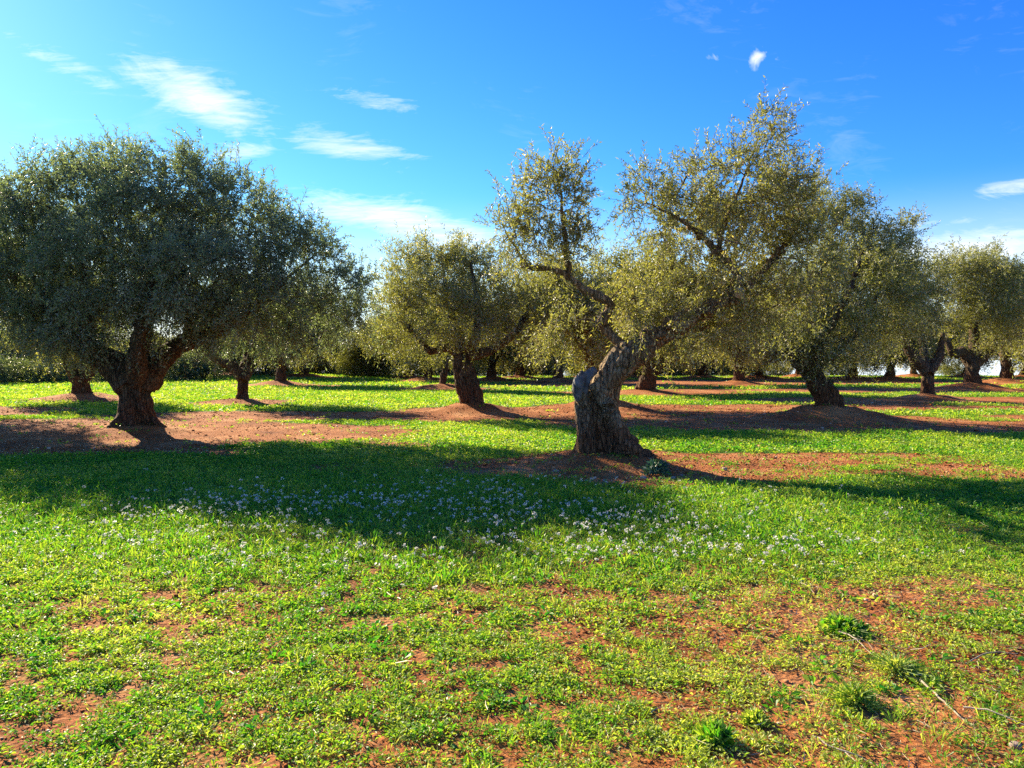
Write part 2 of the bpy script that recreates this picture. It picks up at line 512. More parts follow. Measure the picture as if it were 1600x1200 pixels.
def grow(rng, skel, lobes, spacing, twigs, nleaf, leafL, leafW, twigL, keep=0.86, stems=True, warm=0.45, min_z=None):
    """skel: (n,4) limb nodes. lobes: centre(3), radii(3), density. Returns branch pile, leaf pile."""
    C, O, TOP = [], [], []
    for c, r, dens in lobes:
        c = np.asarray(c); r = np.asarray(r)
        n = int(dens * 4.19 * r[0] * r[1] * r[2] * 0.62 / spacing ** 3) + 4
        u = unit(rng.normal(size=(n, 3))) * (rng.uniform(0.06, 1, (n, 1)) ** 0.42)
        p = c + u * r
        C.append(p); O.append(unit(u * np.array([1, 1, 1.0]) / r)); TOP.append(u[:, 2])
    C, O, TOP = np.vstack(C), np.vstack(O), np.concatenate(TOP)
    gap = fbm3(C * 1.35, 2, 77)
    ok = (gap > np.quantile(gap, 1 - keep))
    if min_z is not None:
        ok &= C[:, 2] > min_z
    C, O, TOP = C[ok], O[ok], TOP[ok]
    # fine branches: join every clump to the nearest wood already there
    S = np.asarray(skel)[:, :3].copy()
    order = np.argsort(np.min(np.linalg.norm(C[:, None, :] - S[None, ::3], axis=2), axis=1)) if len(C) * len(S) < 4e6 else np.arange(len(C))
    nodes = np.empty((len(S) + len(C) * 3, 3)); nodes[:len(S)] = S; nn = len(S)
    depth = np.zeros(len(nodes))
    lines, rads = [], []
    for j in order:
        p = C[j]
        dv = nodes[:nn] - p
        dist = np.sqrt((dv * dv).sum(1)) + np.maximum(dv[:, 2], 0) * 0.8 + depth[:nn] * 0.05
        k = int(np.argmin(dist))
        a = nodes[k]
        mid = a + (p - a) * 0.35 + rng.normal(0, 0.05, 3) * min(1, np.linalg.norm(p - a)) + np.array([0, 0, 0.04])
        mid2 = a + (p - a) * 0.7 + rng.normal(0, 0.05, 3) * min(1, np.linalg.norm(p - a))
        lines.append([a, mid, mid2, p])
        L = np.linalg.norm(p - a)
        r0 = min(0.035, 0.007 + 0.014 * L)
        rads.append([r0, r0 * 0.8, r0 * 0.6, 0.005])
        nodes[nn:nn + 3] = [mid, mid2, p]; depth[nn:nn + 3] = depth[k] + 1; nn += 3
    bp = Pile()
    v, q = tubes(np.array(lines), np.array(rads), 5)
    bp.add(v, q)
    # leafy shoots
    N = len(C) * twigs
    ci = np.repeat(np.arange(len(C)), twigs)
    P0 = C[ci] + rng.normal(0, spacing * 0.42, (N, 3))
    upw = np.where(TOP[ci] > -0.2, 0.75, -0.55)[:, None] * rng.uniform(0.3, 1.3, (N, 1))
    D = unit(O[ci] * 0.55 + np.array([0, 0, 1.0]) * upw + rng.normal(0, 0.5, (N, 3)))
    Ln = twigL * rng.uniform(0.45, 1.3, N) * (1 + 0.35 * (TOP[ci] > 0.55)) * (1 + 0.5 * (TOP[ci] < -0.3))
    tc = warm + 0.5 * (fbm3(C * 0.9, 2, 91)[ci] - 0.5) + rng.normal(0, 0.06, N)
    lp = Pile()
    v, q, t = leaves_on_twigs(rng, P0, D, Ln, nleaf, leafL, leafW, tc)
    lp.add(v, q, 0, t)
    if stems:
        K = np.stack([P0, P0 + D * (Ln * 0.5)[:, None], P0 + D * Ln[:, None] + np.array([0, 0, -0.05])], 1)
        v, q = tubes(K, np.tile(np.array([[0.0035, 0.003, 0.0015]]), (N, 1)), 3)
        lp.add(v, q, 1, 0.4)
    return bp, lp


def root_lines(rng, base, r, n=6, reach=1.0):
    out = []
    for i in range(n):
        a = i * 6.283 / n + rng.uniform(-0.45, 0.45)
        d = np.array([math.cos(a), math.sin(a), 0])
        k = reach * rng.uniform(0.8, 1.2)
        out.append([[*(base + d * r * 0.30 + [0, 0, 0.60]), r * 0.30],
                    [*(base + d * r * 0.58 + [0, 0, 0.24]), r * 0.34],
                    [*(base + d * r * 1.0 * k + [0, 0, 0.03]), r * 0.28],
                    [*(base + d * r * 1.7 * k + [0, 0, -0.18]), r * 0.16]])
    return out


def make_tree(key, label, limbs, lobes, roots=(0.5, 6, 1.0), voxel=0.04, amp=0.05, mat="bark", leaf="leaf", spacing=0.4, twigs=8, nleaf=14,
              leafL=0.07, leafW=0.018, twigL=0.36, keep=0.86, stems=True, warm=0.45, seed=1, min_z=None, group="olive trees of the grove"):
    rng = np.random.default_rng(seed)
    tx, ty = XY[key]
    base = np.array([tx, ty, float(ground_z(np.array([tx]), np.array([ty]), False)[0])])
    root = empty("olive_tree", base)
    tag(root, label, "tree", group)
    lines = [np.array(l, float) for l in limbs]
    for l in lines:
        if l[0][2] < base[2] + 0.3:
            l[0][2] = base[2] - 0.15
    thick = []
    for l in lines:
        sp = spline(l, 30)
        k = int(np.sum(sp[:, 3] > 1.1 * voxel))
        if k >= 4:
            thick.append(sp[:k])
    remeshed_tubes("trunk", thick + root_lines(rng, base, *roots), voxel, M[mat], amp, seed, base, root)
    skel = np.vstack([spline(l, 24)[12 if i == 0 else 3:] for i, l in enumerate(lines)])
    bp, lp = grow(rng, skel, lobes, spacing, twigs, nleaf, leafL, leafW, twigL, keep, stems, warm, min_z)
    for l in lines[1:]:
        sp = spline(l, 26)
        sp[1:-1, :3] += rng.normal(0, 0.012, (24, 3))
        v, q = tubes(sp[None, :, :3], np.maximum(sp[None, :, 3] * 0.93, 0.006), 8)
        bp.add(v, q)
    print(key, "leaf faces", sum(map(len, lp.q)))
    for p in bp.v + lp.v:
        p -= base
    link("branches", bp.mesh("branches", [M[mat]], True), root)
    link("crown", lp.mesh("crown", [M[leaf], M[mat]]), root)
    return root


def px_line(d0, rows):
    """rows of (px, py, depth offset, radius)."""
    return [[*at(a, b, d0 + dd), r] for a, b, dd, r in rows]


def px_lobes(d0, rows):
    s = 1.0 / F_PX
    return [(at(a, b, d0 + dd), (rx * s * d0, rd, ry * s * d0), dens) for a, b, dd, rx, ry, rd, dens in rows]


def auto_tree(key, label, fork, width, box, seed, lean=None, limbs=None, nl=9, depth=0.85, **kw):
    """A tree from its trunk fork, trunk width and the crown's box in photo pixels."""
    rng = np.random.default_rng(seed + 500)
    px, d = SPOTS[key]
    s = d / F_PX
    x, y = XY[key]
    gz = float(ground_z(np.array([x]), np.array([y]), False)[0])
    f = at(fork[0], fork[1], d + rng.uniform(-0.3, 0.3))
    r = width * s * 0.42
    m = (np.array([x, y, gz]) + f) / 2 + np.array([0.0 if lean is None else lean * s, 0, 0])
    L = [[[x, y, gz - 0.1, r * 1.25], [*m, r * 0.95], [*f, r * 0.9]]]
    x0, y0, x1, y1 = box
    cx, cy = (x0 + x1) / 2, (y0 + y1) / 2
    rx, ry = (x1 - x0) / 2, (y1 - y0) / 2
    lobes = []
    for i in range(nl):
        a = i * 6.283 / nl + rng.uniform(-0.25, 0.25)
        lift = rng.uniform(-0.25, 0.45) if i % 2 else rng.uniform(0.1, 0.6)
        ox, od = math.cos(a) * 0.62, math.sin(a) * 0.62 * depth
        c = at(cx + ox * rx, cy - lift * ry * 0.75, d + od * rx * s)
        k = rng.uniform(0.34, 0.58)
        c = c + np.array([rng.normal(0, 0.14), rng.normal(0, 0.14), rng.normal(0, 0.07)]) * rx * s
        lobes.append((c, (rx * s * k, rx * s * k, ry * s * rng.uniform(0.48, 0.62)), 1.0))
    lobes.append((at(cx, cy - ry * 0.45, d), (rx * s * 0.45, rx * s * 0.45, ry * s * 0.5), 1.0))
    lobes.append((at(cx, cy + ry * 0.45, d), (rx * s * 0.85, rx * s * 0.85, ry * s * 0.42), 0.5))
    lobes.append((at(cx + rng.normal(0, .5) * rx, cy - ry * 0.8, d), (rx * s * 0.2, rx * s * 0.2, ry * s * 0.3), 0.8))
    if limbs is None:
        picks = [0, nl // 3, 2 * nl // 3, nl // 2]
        for i in picks:
            c = lobes[i][0]
            j = f + (c - f) * 0.45 + np.array([0, 0, -0.12]) + rng.normal(0, 0.12, 3)
            L.append([[*(f - np.array([0, 0, r * 0.6])), r * 0.7], [*(f + (c - f) * 0.2 + rng.normal(0, 0.06, 3)), r * 0.55], [*j, r * 0.38], [*(f + (c - f) * 0.95), r * 0.14]])
    else:
        for l in limbs:
            L.append(px_line(d, [(a, b, dd, rr * s) for a, b, dd, rr in l]))
    kw.setdefault("warm", rng.uniform(0.34, 0.56))
    return make_tree(key, label, L, lobes, roots=(r * 0.9, 6, 0.95), seed=seed, **kw)


def near_trees():
    # ---- the leaning tree in the middle
    d = 11.2
    limbs = [
        px_line(d, [(955, 735, 0.12, 0.29), (942, 676, 0.12, 0.225), (936, 632, 0.08, 0.205), (952, 590, 0.05, 0.21), (985, 553, 0.05, 0.235), (1035, 518, 0.1, 0.20), (1090, 490, 0.15, 0.165), (1135, 473, 0.2, 0.13), (1157, 459, 0.2, 0.115)]),
        px_line(d, [(1008, 748, -0.22, 0.17), (980, 694, -0.28, 0.135), (952, 642, -0.26, 0.125), (930, 600, -0.18, 0.11)]),
        px_line(d, [(917, 722, -0.05, 0.175), (914, 664, -0.05, 0.130), (912, 615, -0.05, 0.125)]),
        px_line(d, [(980, 728, 0.2, 0.17), (957, 664, 0.2, 0.14), (956, 604, 0.15, 0.15), (985, 560, 0.15, 0.14)]),
        px_line(d, [(1000, 548, 0.2, 0.12), (968, 535, 0.4, 0.09), (940, 507, 0.4, 0.065), (954, 474, 0.3, 0.07), (908, 451, 0.2, 0.06), (888, 430, 0.15, 0.05), (862, 420, 0.1, 0.045), (826, 418, 0.1, 0.035), (812, 395, 0.05, 0.025), (790, 362, 0, 0.018)]),
        px_line(d, [(890, 430, 0.15, 0.05), (884, 385, 0.1, 0.035), (880, 330, 0.1, 0.025), (872, 270, 0.1, 0.012)]),
        px_line(d, [(1130, 474, 0.2, 0.09), (1152, 430, 0.15, 0.075), (1118, 392, 0.1, 0.055), (1078, 353, 0.0, 0.035), (1020, 320, -0.1, 0.015)]),
        px_line(d, [(1125, 400, 0.1, 0.05), (1128, 360, 0.15, 0.035), (1150, 310, 0.15, 0.025), (1180, 230, 0.1, 0.012)]),
        px_line(d, [(1145, 470, 0.25, 0.09), (1185, 430, 0.5, 0.06), (1225, 385, 0.5, 0.035), (1250, 340, 0.5, 0.015)]),
        px_line(d, [(1080, 495, 0.2, 0.1), (1060, 455, 0.6, 0.06), (1050, 400, 0.8, 0.03), (1030, 360, 0.6, 0.015)]),
        px_line(d, [(1040, 515, 0.2, 0.11), (1090, 510, 1.0, 0.08), (1140, 490, 1.6, 0.05), (1200, 450, 1.9, 0.02)]),
    ]
    lobes = px_lobes(d, [
        (872, 310, 0.05, 52, 66, 0.6, 1.0), (802, 356, 0.0, 42, 40, 0.45, 0.85), (895, 390, 0.25, 40, 34, 0.5, 0.8), (845, 382, 0.1, 50, 28, 0.45, 0.9),
        (1190, 228, 0.1, 30, 44, 0.40, 0.95), (1135, 285, 0.0, 82, 55, 0.8, 0.72), (1008, 312, -0.15, 36, 38, 0.5, 0.8), (1085, 348, 0.05, 66, 48, 0.8, 0.8),
        (1205, 330, 0.4, 72, 62, 0.9, 0.68), (1255, 400, 0.5, 60, 58, 0.9, 0.72), (1140, 405, -0.35, 85, 42, 0.7, 1.0), (1145, 432, 0.5, 60, 26, 0.5, 0.9), (1000, 455, 0.7, 66, 38, 0.8, 0.85),
        (1055, 462, 0.75, 60, 28, 0.4, 0.8), (875, 508, 0.7, 42, 22, 0.45, 0.8), (1065, 522, 1.1, 46, 20, 0.4, 0.8), (1125, 512, 0.8, 46, 24, 0.5, 0.8), (985, 470, 0.8, 44, 30, 0.4, 0.7), (1120, 440, 0.9, 70, 34, 0.5, 0.7), (990, 486, -0.35, 40, 24, 0.25, 0.55), (1048, 486, -0.35, 34, 22, 0.25, 0.75), (1112, 505, 0.05, 46, 24, 0.35, 0.8), (1085, 436, -0.2, 46, 22, 0.35, 0.6), (1150, 495, 0.2, 50, 30, 0.5, 0.8), (1195, 470, 0.9, 70, 38, 0.8, 0.9), (1100, 410, 1.2, 90, 50, 0.6, 0.5), (1235, 300, 0.8, 50, 40, 0.6, 0.8),
        (985, 515, -0.05, 16, 26, 0.16, 0.9), (1062, 545, 0.25, 22, 18, 0.2, 0.7), (1150, 350, 1.2, 90, 55, 0.7, 0.45)])
    b = make_tree("B", "leaning old olive tree with a charred grey stub on its trunk, closest of all", limbs, lobes, roots=(0.24, 5, 0.9),
                  voxel=0.024, amp=0.060, spacing=0.27, twigs=12, nleaf=18, leafL=0.068, leafW=0.019, twigL=0.33, keep=0.86, warm=0.60, seed=11)
    base = np.array(b.location)
    st = remeshed_tubes("dead_stub", [px_line(d, [(909, 628, -0.06, 0.07), (907, 612, -0.09, 0.12), (908, 598, -0.11, 0.135), (916, 586, -0.12, 0.115), (930, 577, -0.12, 0.06)])], 0.022, M["dead"], 0.035, 5, base, b)
    st["label"] = "charred grey dead stub of the trunk"
    c0, c1 = at(1152, 462, d - 0.02), at(1158, 452, d - 0.10)
    ax = unit(c1 - c0)
    v, q = tubes(np.array([[c0, c0 + ax * 0.06, c0 + ax * 0.12, c0 + ax * 0.125]]), np.array([[0.062, 0.068, 0.064, 0.002]]), 14)
    s = Pile(); s.add(v - base, q)
    link("sawn_limb_end", s.mesh("sawn_limb_end", [M["cut"]]), b)["label"] = "pale round saw cut at the end of a limb"

    # ---- the big dark tree on the left
    d = 15.7
    limbs = [
        px_line(d, [(208, 696, 0.0, 0.46), (212, 645, 0.0, 0.35), (213, 612, 0.0, 0.32), (214, 588, 0.0, 0.36)]),
        px_line(d, [(205, 600, -0.1, 0.36), (178, 572, -0.1, 0.28), (148, 553, -0.05, 0.24), (118, 530, 0.0, 0.19), (85, 495, 0.0, 0.12), (50, 430, 0.0, 0.05)]),
        px_line(d, [(222, 600, 0.0, 0.34), (246, 568, 0.0, 0.28), (280, 540, 0.0, 0.20), (325, 522, 0.0, 0.15), (375, 495, 0, 0.1), (430, 450, 0, 0.05), (490, 400, 0, 0.02)]),
        px_line(d, [(214, 590, 0.3, 0.3), (222, 545, 0.8, 0.2), (235, 490, 1.2, 0.12), (250, 400, 1.4, 0.05)]),
        px_line(d, [(214, 590, -0.2, 0.26), (215, 545, -0.9, 0.16), (225, 490, -1.3, 0.1), (250, 380, -1.4, 0.04)]),
        px_line(d, [(130, 540, 0.0, 0.16), (135, 480, -0.3, 0.10), (125, 400, -0.5, 0.06), (120, 300, -0.3, 0.02)]),
        px_line(d, [(290, 535, 0.0, 0.14), (305, 470, 0.2, 0.09), (300, 380, 0.3, 0.05), (295, 290, 0.3, 0.02)]),
    ]
    lobes = px_lobes(d, [
        (8, 354, 0.3, 75, 73, 1.37, 1), (92, 309, -0.3, 66, 53, 1.16, 1), (128, 266, 0, 47, 33, 0.84, 0.95), (205, 334, -0.9, 79, 73, 1.26, 1), (292, 289, 0.2, 56, 48, 1.05, 1), (365, 349, 0.1, 75, 59, 1.26, 1), (425, 329, 0.3, 34, 33, 0.63, 0.8), (458, 404, 0.2, 70, 57, 1.16, 1), (528, 459, 0.4, 36, 51, 0.84, 0.7), (55, 434, 0.1, 107, 62, 1.58, 1), (180, 419, -1.4, 102, 57, 1.16, 1), (310, 429, -1.2, 99, 57, 1.26, 1), (425, 479, -0.3, 93, 40, 1.16, 0.95), (85, 494, -0.3, 79, 37, 1.05, 1), (240, 474, 1.4, 215, 40, 0.95, 0.9), (210, 379, 1.7, 169, 70, 0.95, 0.75), (250, 494, -0.7, 102, 31, 0.95, 0.9), (-70, 434, 0.5, 62, 73, 1.16, 0.9), (220, 279, 0.3, 36, 33, 0.63, 0.8), (505, 504, 0.1, 45, 29, 0.84, 0.7), (345, 304, 0.2, 34, 31, 0.63, 0.8), (500, 389, 0.3, 29, 29, 0.63, 0.7), (35, 294, 0.2, 38, 26, 0.73, 0.9), (350, 509, -0.5, 68, 29, 0.84, 0.85), (140, 509, -0.6, 68, 29, 0.84, 0.85), (552, 440, 0.4, 30, 44, 0.8, 0.75), (560, 490, 0.3, 24, 26, 0.6, 0.7), (75, 262, 0.1, 34, 24, 0.7, 0.9), (300, 258, 0.2, 26, 20, 0.5, 0.9)])
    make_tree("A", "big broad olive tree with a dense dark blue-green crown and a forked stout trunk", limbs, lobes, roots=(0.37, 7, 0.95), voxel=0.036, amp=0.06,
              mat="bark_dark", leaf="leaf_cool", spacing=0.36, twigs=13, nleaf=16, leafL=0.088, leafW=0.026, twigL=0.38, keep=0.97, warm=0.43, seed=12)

    # ---- the twin-stemmed tree between the two
    d = 22.0
    limbs = [
        px_line(d, [(744, 640, 0.0, 0.29), (739, 605, 0.0, 0.235), (730, 575, 0.0, 0.22), (726, 552, 0.0, 0.22)]),
        px_line(d, [(730, 635, -0.1, 0.18), (719, 600, -0.15, 0.15), (715, 570, -0.1, 0.15), (717, 548, 0, 0.16)]),
        px_line(d, [(720, 556, 0, 0.2), (700, 543, -0.1, 0.14), (672, 549, -0.3, 0.11), (656, 530, -0.4, 0.1), (640, 514, -0.5, 0.08), (618, 490, -0.5, 0.04)]),
        px_line(d, [(732, 556, 0, 0.2), (762, 549, -0.1, 0.15), (790, 533, 0, 0.12), (815, 505, 0.1, 0.08), (830, 470, 0.2, 0.04)]),
        px_line(d, [(722, 552, 0, 0.2), (715, 520, 0.4, 0.13), (700, 470, 0.5, 0.08), (690, 410, 0.5, 0.03)]),
        px_line(d, [(730, 552, 0.1, 0.2), (745, 520, -0.5, 0.12), (745, 470, -0.7, 0.08), (735, 410, -0.6, 0.03)]),
    ]
    lobes = px_lobes(d, [
        (632, 425, 0.0, 42, 42, 0.9, 1.0), (690, 415, 0.5, 44, 36, 1.0, 1.0), (725, 408, 0.0, 36, 34, 0.8, 1.0), (612, 485, -0.3, 34, 52, 0.9, 1.0), (668, 475, -0.8, 58, 52, 1.0, 1.0),
        (765, 450, 0.2, 52, 50, 1.0, 1.0), (815, 480, 0.2, 44, 50, 1.0, 1.0), (740, 495, -0.6, 62, 40, 1.0, 1.0), (650, 380 + 18, 0.1, 24, 20, 0.5, 0.9), (720, 385, 0.1, 18, 16, 0.4, 0.9),
        (720, 480, 1.3, 110, 60, 0.9, 0.9), (605, 540, -0.2, 22, 20, 0.5, 0.9), (835, 525, 0.2, 30, 28, 0.7, 0.9)])
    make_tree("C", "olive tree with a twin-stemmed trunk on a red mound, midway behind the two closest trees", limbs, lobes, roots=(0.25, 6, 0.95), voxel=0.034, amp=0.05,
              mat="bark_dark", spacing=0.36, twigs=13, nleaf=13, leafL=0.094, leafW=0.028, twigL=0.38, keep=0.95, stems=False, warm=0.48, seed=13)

    # ---- the slanting tree on the right
    d = 19.0
    limbs = [
        px_line(d, [(1300, 650, 0.0, 0.34), (1287, 615, 0.0, 0.27), (1270, 588, 0.0, 0.26), (1258, 570, 0.0, 0.25)]),
        px_line(d, [(1310, 645, -0.15, 0.20), (1304, 618, -0.15, 0.15), (1290, 602, -0.1, 0.13)]),
        px_line(d, [(1260, 575, 0, 0.25), (1240, 552, 0, 0.18), (1215, 525, 0.1, 0.15), (1197, 500, 0.1, 0.12), (1195, 450, 0.2, 0.05)]),
        px_line(d, [(1266, 576, 0, 0.2), (1290, 562, 0, 0.15), (1312, 545, 0, 0.12), (1350, 500, 0, 0.08), (1385, 430, 0, 0.03)]),
        px_line(d, [(1258, 572, 0, 0.22), (1262, 530, 0.5, 0.14), (1290, 460, 0.7, 0.08), (1320, 370, 0.7, 0.03)]),
        px_line(d, [(1262, 572, -0.1, 0.2), (1285, 530, -0.9, 0.12), (1320, 470, -1.2, 0.07), (1350, 390, -1.0, 0.03)]),
    ]
    lobes = px_lobes(d, [
        (1250, 490, -0.5, 58, 56, 1.0, 1.05), (1225, 440, 0.2, 48, 50, 0.9, 1.0), (1330, 365, 0.3, 60, 48, 1.1, 1.0), (1385, 390, 0.0, 46, 40, 0.9, 0.95), (1355, 445, -0.6, 78, 56, 1.2, 1.0),
        (1300, 510, -0.8, 60, 40, 1.0, 1.0), (1405, 365, 0.2, 26, 26, 0.6, 0.8), (1275, 345, 0.5, 50, 44, 1.0, 0.95), (1275, 545, -0.4, 26, 26, 0.5, 1.0), (1385, 490, 0.2, 48, 44, 1.0, 1.0),
        (1320, 450, 1.4, 100, 80, 1.0, 0.9), (1335, 325, 0.3, 30, 18, 0.6, 0.8), (1340, 545, 0.3, 40, 22, 0.8, 0.9)])
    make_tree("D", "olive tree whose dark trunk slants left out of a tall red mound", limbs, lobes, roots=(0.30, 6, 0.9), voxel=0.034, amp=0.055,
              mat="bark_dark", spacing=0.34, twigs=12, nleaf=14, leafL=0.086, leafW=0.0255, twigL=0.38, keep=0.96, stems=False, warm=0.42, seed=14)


def further_trees():
    kw = dict(stems=False, voxel=0.05, amp=0.045, spacing=0.42, twigs=10, nleaf=12, leafL=0.125, leafW=0.039, twigL=0.44, keep=0.92, mat="bark_dark")
    auto_tree("E", "olive tree with a slim straight trunk forking into a thick left limb", (1448, 575), 21, (1362, 395, 1482, 568), 21,
              limbs=[[(1447, 582, 0, 9), (1432, 562, 0, 9), (1416, 540, 0, 7), (1405, 500, 0, 3)], [(1450, 582, 0, 9), (1466, 558, 0.2, 7), (1474, 520, 0.3, 3)], [(1448, 580, 0, 8), (1440, 530, 0.7, 5), (1430, 460, 0.7, 2)]], **kw)
    auto_tree("F", "tall olive tree with a stout gnarled trunk and a long drooping left limb", (1520, 560), 26, (1466, 385, 1612, 565), 22,
              limbs=[[(1519, 566, 0, 12), (1505, 550, 0, 9), (1490, 552, 0, 7), (1478, 530, 0, 4)], [(1522, 566, 0, 12), (1545, 548, 0.2, 8), (1570, 520, 0.3, 4)], [(1520, 562, 0, 10), (1522, 510, 0.7, 6), (1520, 440, 0.7, 2)]], **kw)
    auto_tree("H", "olive tree with a stout trunk bending right, seen behind the leaning tree", (1022, 565), 32, (930, 425, 1130, 572), 23,
              limbs=[[(1016, 578, 0, 15), (1035, 562, 0, 11), (1062, 552, 0, 9), (1095, 535, 0, 5)], [(1016, 572, 0, 13), (1005, 545, 0, 9), (975, 510, 0, 5)], [(1018, 572, 0, 10), (1028, 530, 1.0, 7), (1035, 470, 1.0, 2)]], **kw)
    auto_tree("I", "olive tree with a thin leaning stem and a spreading pale foot", (697, 562), 12, (625, 455, 745, 575), 24, lean=2, **kw)
    auto_tree("J", "small olive tree with a dark Y-shaped trunk between the big left tree and the middle", (380, 585), 22, (300, 435, 470, 556), 25,
              limbs=[[(378, 592, 0, 9), (362, 572, 0, 7), (345, 566, 0, 6), (325, 552, 0, 5), (318, 530, 0, 3)], [(382, 592, 0, 9), (391, 572, 0.1, 6), (393, 552, 0.2, 5), (405, 510, 0.2, 3)], [(380, 590, 0, 7), (385, 545, 1.0, 5), (380, 490, 1, 2)]], **dict(kw, leaf="leaf_cool"))
    auto_tree("K", "olive tree with a short thick trunk and two crooked arms", (124, 585), 30, (10, 430, 200, 572), 26,
              limbs=[[(122, 592, 0, 12), (110, 572, 0, 9), (100, 555, 0, 7), (70, 530, 0, 4)], [(130, 592, 0, 12), (142, 572, 0, 9), (165, 545, 0, 5)], [(126, 588, 0, 8), (120, 540, 1, 5), (110, 490, 1, 2)]], **kw)
    auto_tree("L", "olive tree with a wide-footed forked trunk past the dark Y-shaped one", (440, 572), 18, (385, 455, 530, 570), 27, **kw)
    auto_tree("M", "olive tree with a short upright trunk between the twin-stemmed and the leaning tree", (872, 558), 18, (800, 440, 930, 570), 28, **kw)
    auto_tree("N", "olive tree with a stubby trunk on a broad mound, left of the slanting tree", (1155, 562), 19, (1080, 445, 1225, 570), 29, **kw)
    auto_tree("Y", "olive tree cut by the photo's left edge, mostly hidden beside the big dark crown", (-60, 560), 44, (-190, 270, 45, 545), 30, **dict(kw, leaf="leaf_cool", mat="bark_dark"))
    auto_tree("BB", "olive tree whose crown fills the gap left of the leaning tree's trunk", (935, 570), 36, (818, 405, 1065, 562), 33, **dict(kw, keep=0.93))
    auto_tree("G", "olive tree on a high bare mound against white sky at the grove's right edge", (1570, 550), 20, (1530, 420, 1665, 560), 31, **kw)


FAR = [
    ("O", "slim far olive tree standing just right of the stubby trunk", 0.95, 0.4), ("P", "far olive tree with a low spreading root mound, right of the slanting trunk", 1.0, 1.5),
    ("Q", "far olive tree with a forked pale trunk on the crest", 1.05, 2.7), ("R", "far thin olive tree on the crest with sky glaring on both sides of its trunk", 0.8, 3.3),
    ("S", "far olive tree with a dark forked trunk at the end of the left aisle", 1.0, 4.1), ("T", "far olive tree beside the dark forked one, its trunk leaning right", 0.95, 5.2),
    ("U", "far olive tree low on the rise behind the wide-footed trunk", 1.05, 0.9), ("V", "far olive tree just right of the twin-stemmed trunk", 1.0, 2.1),
    ("W", "far olive tree left of the short upright trunk, half hidden by foliage", 1.0, 3.8), ("X", "far olive tree between the leaning tree and the stubby trunk", 1.0, 5.9),
    ("Z", "far olive tree showing through under the slanting tree's left limb", 0.95, 1.2), ("AA", "far olive tree hidden right behind the charred stub", 0.95, 2.5),
    ("AB", "far olive tree behind the trunk that bends right", 1.0, 3.0), ("AC", "far olive tree behind the Y-shaped trunk, among the shrubs", 1.0, 4.6),
    ("AD", "far olive tree behind the stout gnarled trunk on the right", 0.95, 5.5), ("AE", "far olive tree cut by the photo's right edge", 1.0, 0.2),
    ("AF", "olive tree just past the photo's right edge, branches reaching in", 1.2, 1.9),
]


def copy_tree(src, key, label, scale, rot):
    x, y = XY[key]
    z = float(ground_z(np.array([x]), np.array([y]), False)[0])
    c = src.copy(); COL.objects.link(c)
    c.location = (x, y, z); c.scale = (scale,) * 3; c.rotation_euler = (0, 0, rot)
    c["label"] = label
    for ch in src.children:
        k = ch.copy(); COL.objects.link(k); k.parent = c
    return c


def far_trees():
    kw = dict(stems=False, voxel=0.06, amp=0.05, spacing=0.48, twigs=9, nleaf=8, leafL=0.19, leafW=0.062, twigL=0.48, keep=0.98, mat="bark_dark")
    protos = []
    for i, key in enumerate(("Q", "S", "P")):
        px, d = SPOTS[key]
        s = F_PX / d
        gy = 560 + s * CAM_H
        box = (px - 3.2 * s, gy - (5.2 + 0.3 * i) * s, px + 3.2 * s, gy - 0.75 * s)
        lab = [f[1] for f in FAR if f[0] == key][0]
        protos.append(auto_tree(key, lab, (px + (4, -5, 2)[i], gy - 1.35 * s), 0.75 * s, box, 40 + i, **kw))
    for i, (key, lab, sc, rot) in enumerate(FAR):
        if key in ("Q", "S", "P"):
            continue
        copy_tree(protos[i % 3], key, lab, sc, rot)


# ------------------------------------------------------------------ shrubs at the back
def make_shrub(label, x, y, w, h, seed, mat="shrub", flowers=False, group="shrubs along the back of the grove"):
    rng = np.random.default_rng(seed)
    z = float(ground_z(np.array([x]), np.array([y]), False)[0])
    root = empty("shrub", (x, y, z)); tag(root, label, "shrub", group)
    lobes = []
    for i in range(6):
        a = rng.uniform(0, 6.28)
        lobes.append((np.array([math.cos(a) * w * 0.28, math.sin(a) * w * 0.28, h * rng.uniform(0.4, 0.62)]), np.array([w * 0.26, w * 0.26, h * 0.40]), 1.0))
    lobes.append((np.array([0, 0, h * 0.3]), np.array([w * 0.45, w * 0.45, h * 0.35]), 1.0))
    sk = []
    for i in range(5):
        a = i * 1.257
        p = np.array([[0, 0, -0.05], [math.cos(a) * w * 0.1, math.sin(a) * w * 0.1, h * 0.25], [math.cos(a) * w * 0.25, math.sin(a) * w * 0.25, h * 0.5]])
        sk.append(spline(p, 8))
    sk = np.vstack(sk)
    skl = sk.reshape(5, 8, 3)
    bp, lp = grow(rng, np.c_[sk, np.full(len(sk), .03)], lobes, 0.42, 8, 9, 0.14, 0.05, 0.4, 0.95, False, 0.4, min_z=0.05)
    v, q = tubes(skl, np.tile(np.linspace(0.05, 0.025, 8), (5, 1)), 6)
    bp.add(v, q)
    if flowers:
        c = np.vstack(lp.v)
        pick = rng.integers(0, len(c) // 4, 200) * 4
        v, q, t = quads_at(rng, c[pick], 0.09)
        lp.add(v, q, 1, t)
    link("stems", bp.mesh("stems", [M["bark_dark"]], True), root)
    link("foliage", lp.mesh("foliage", [M[mat], M["petal"]]), root)
    return root


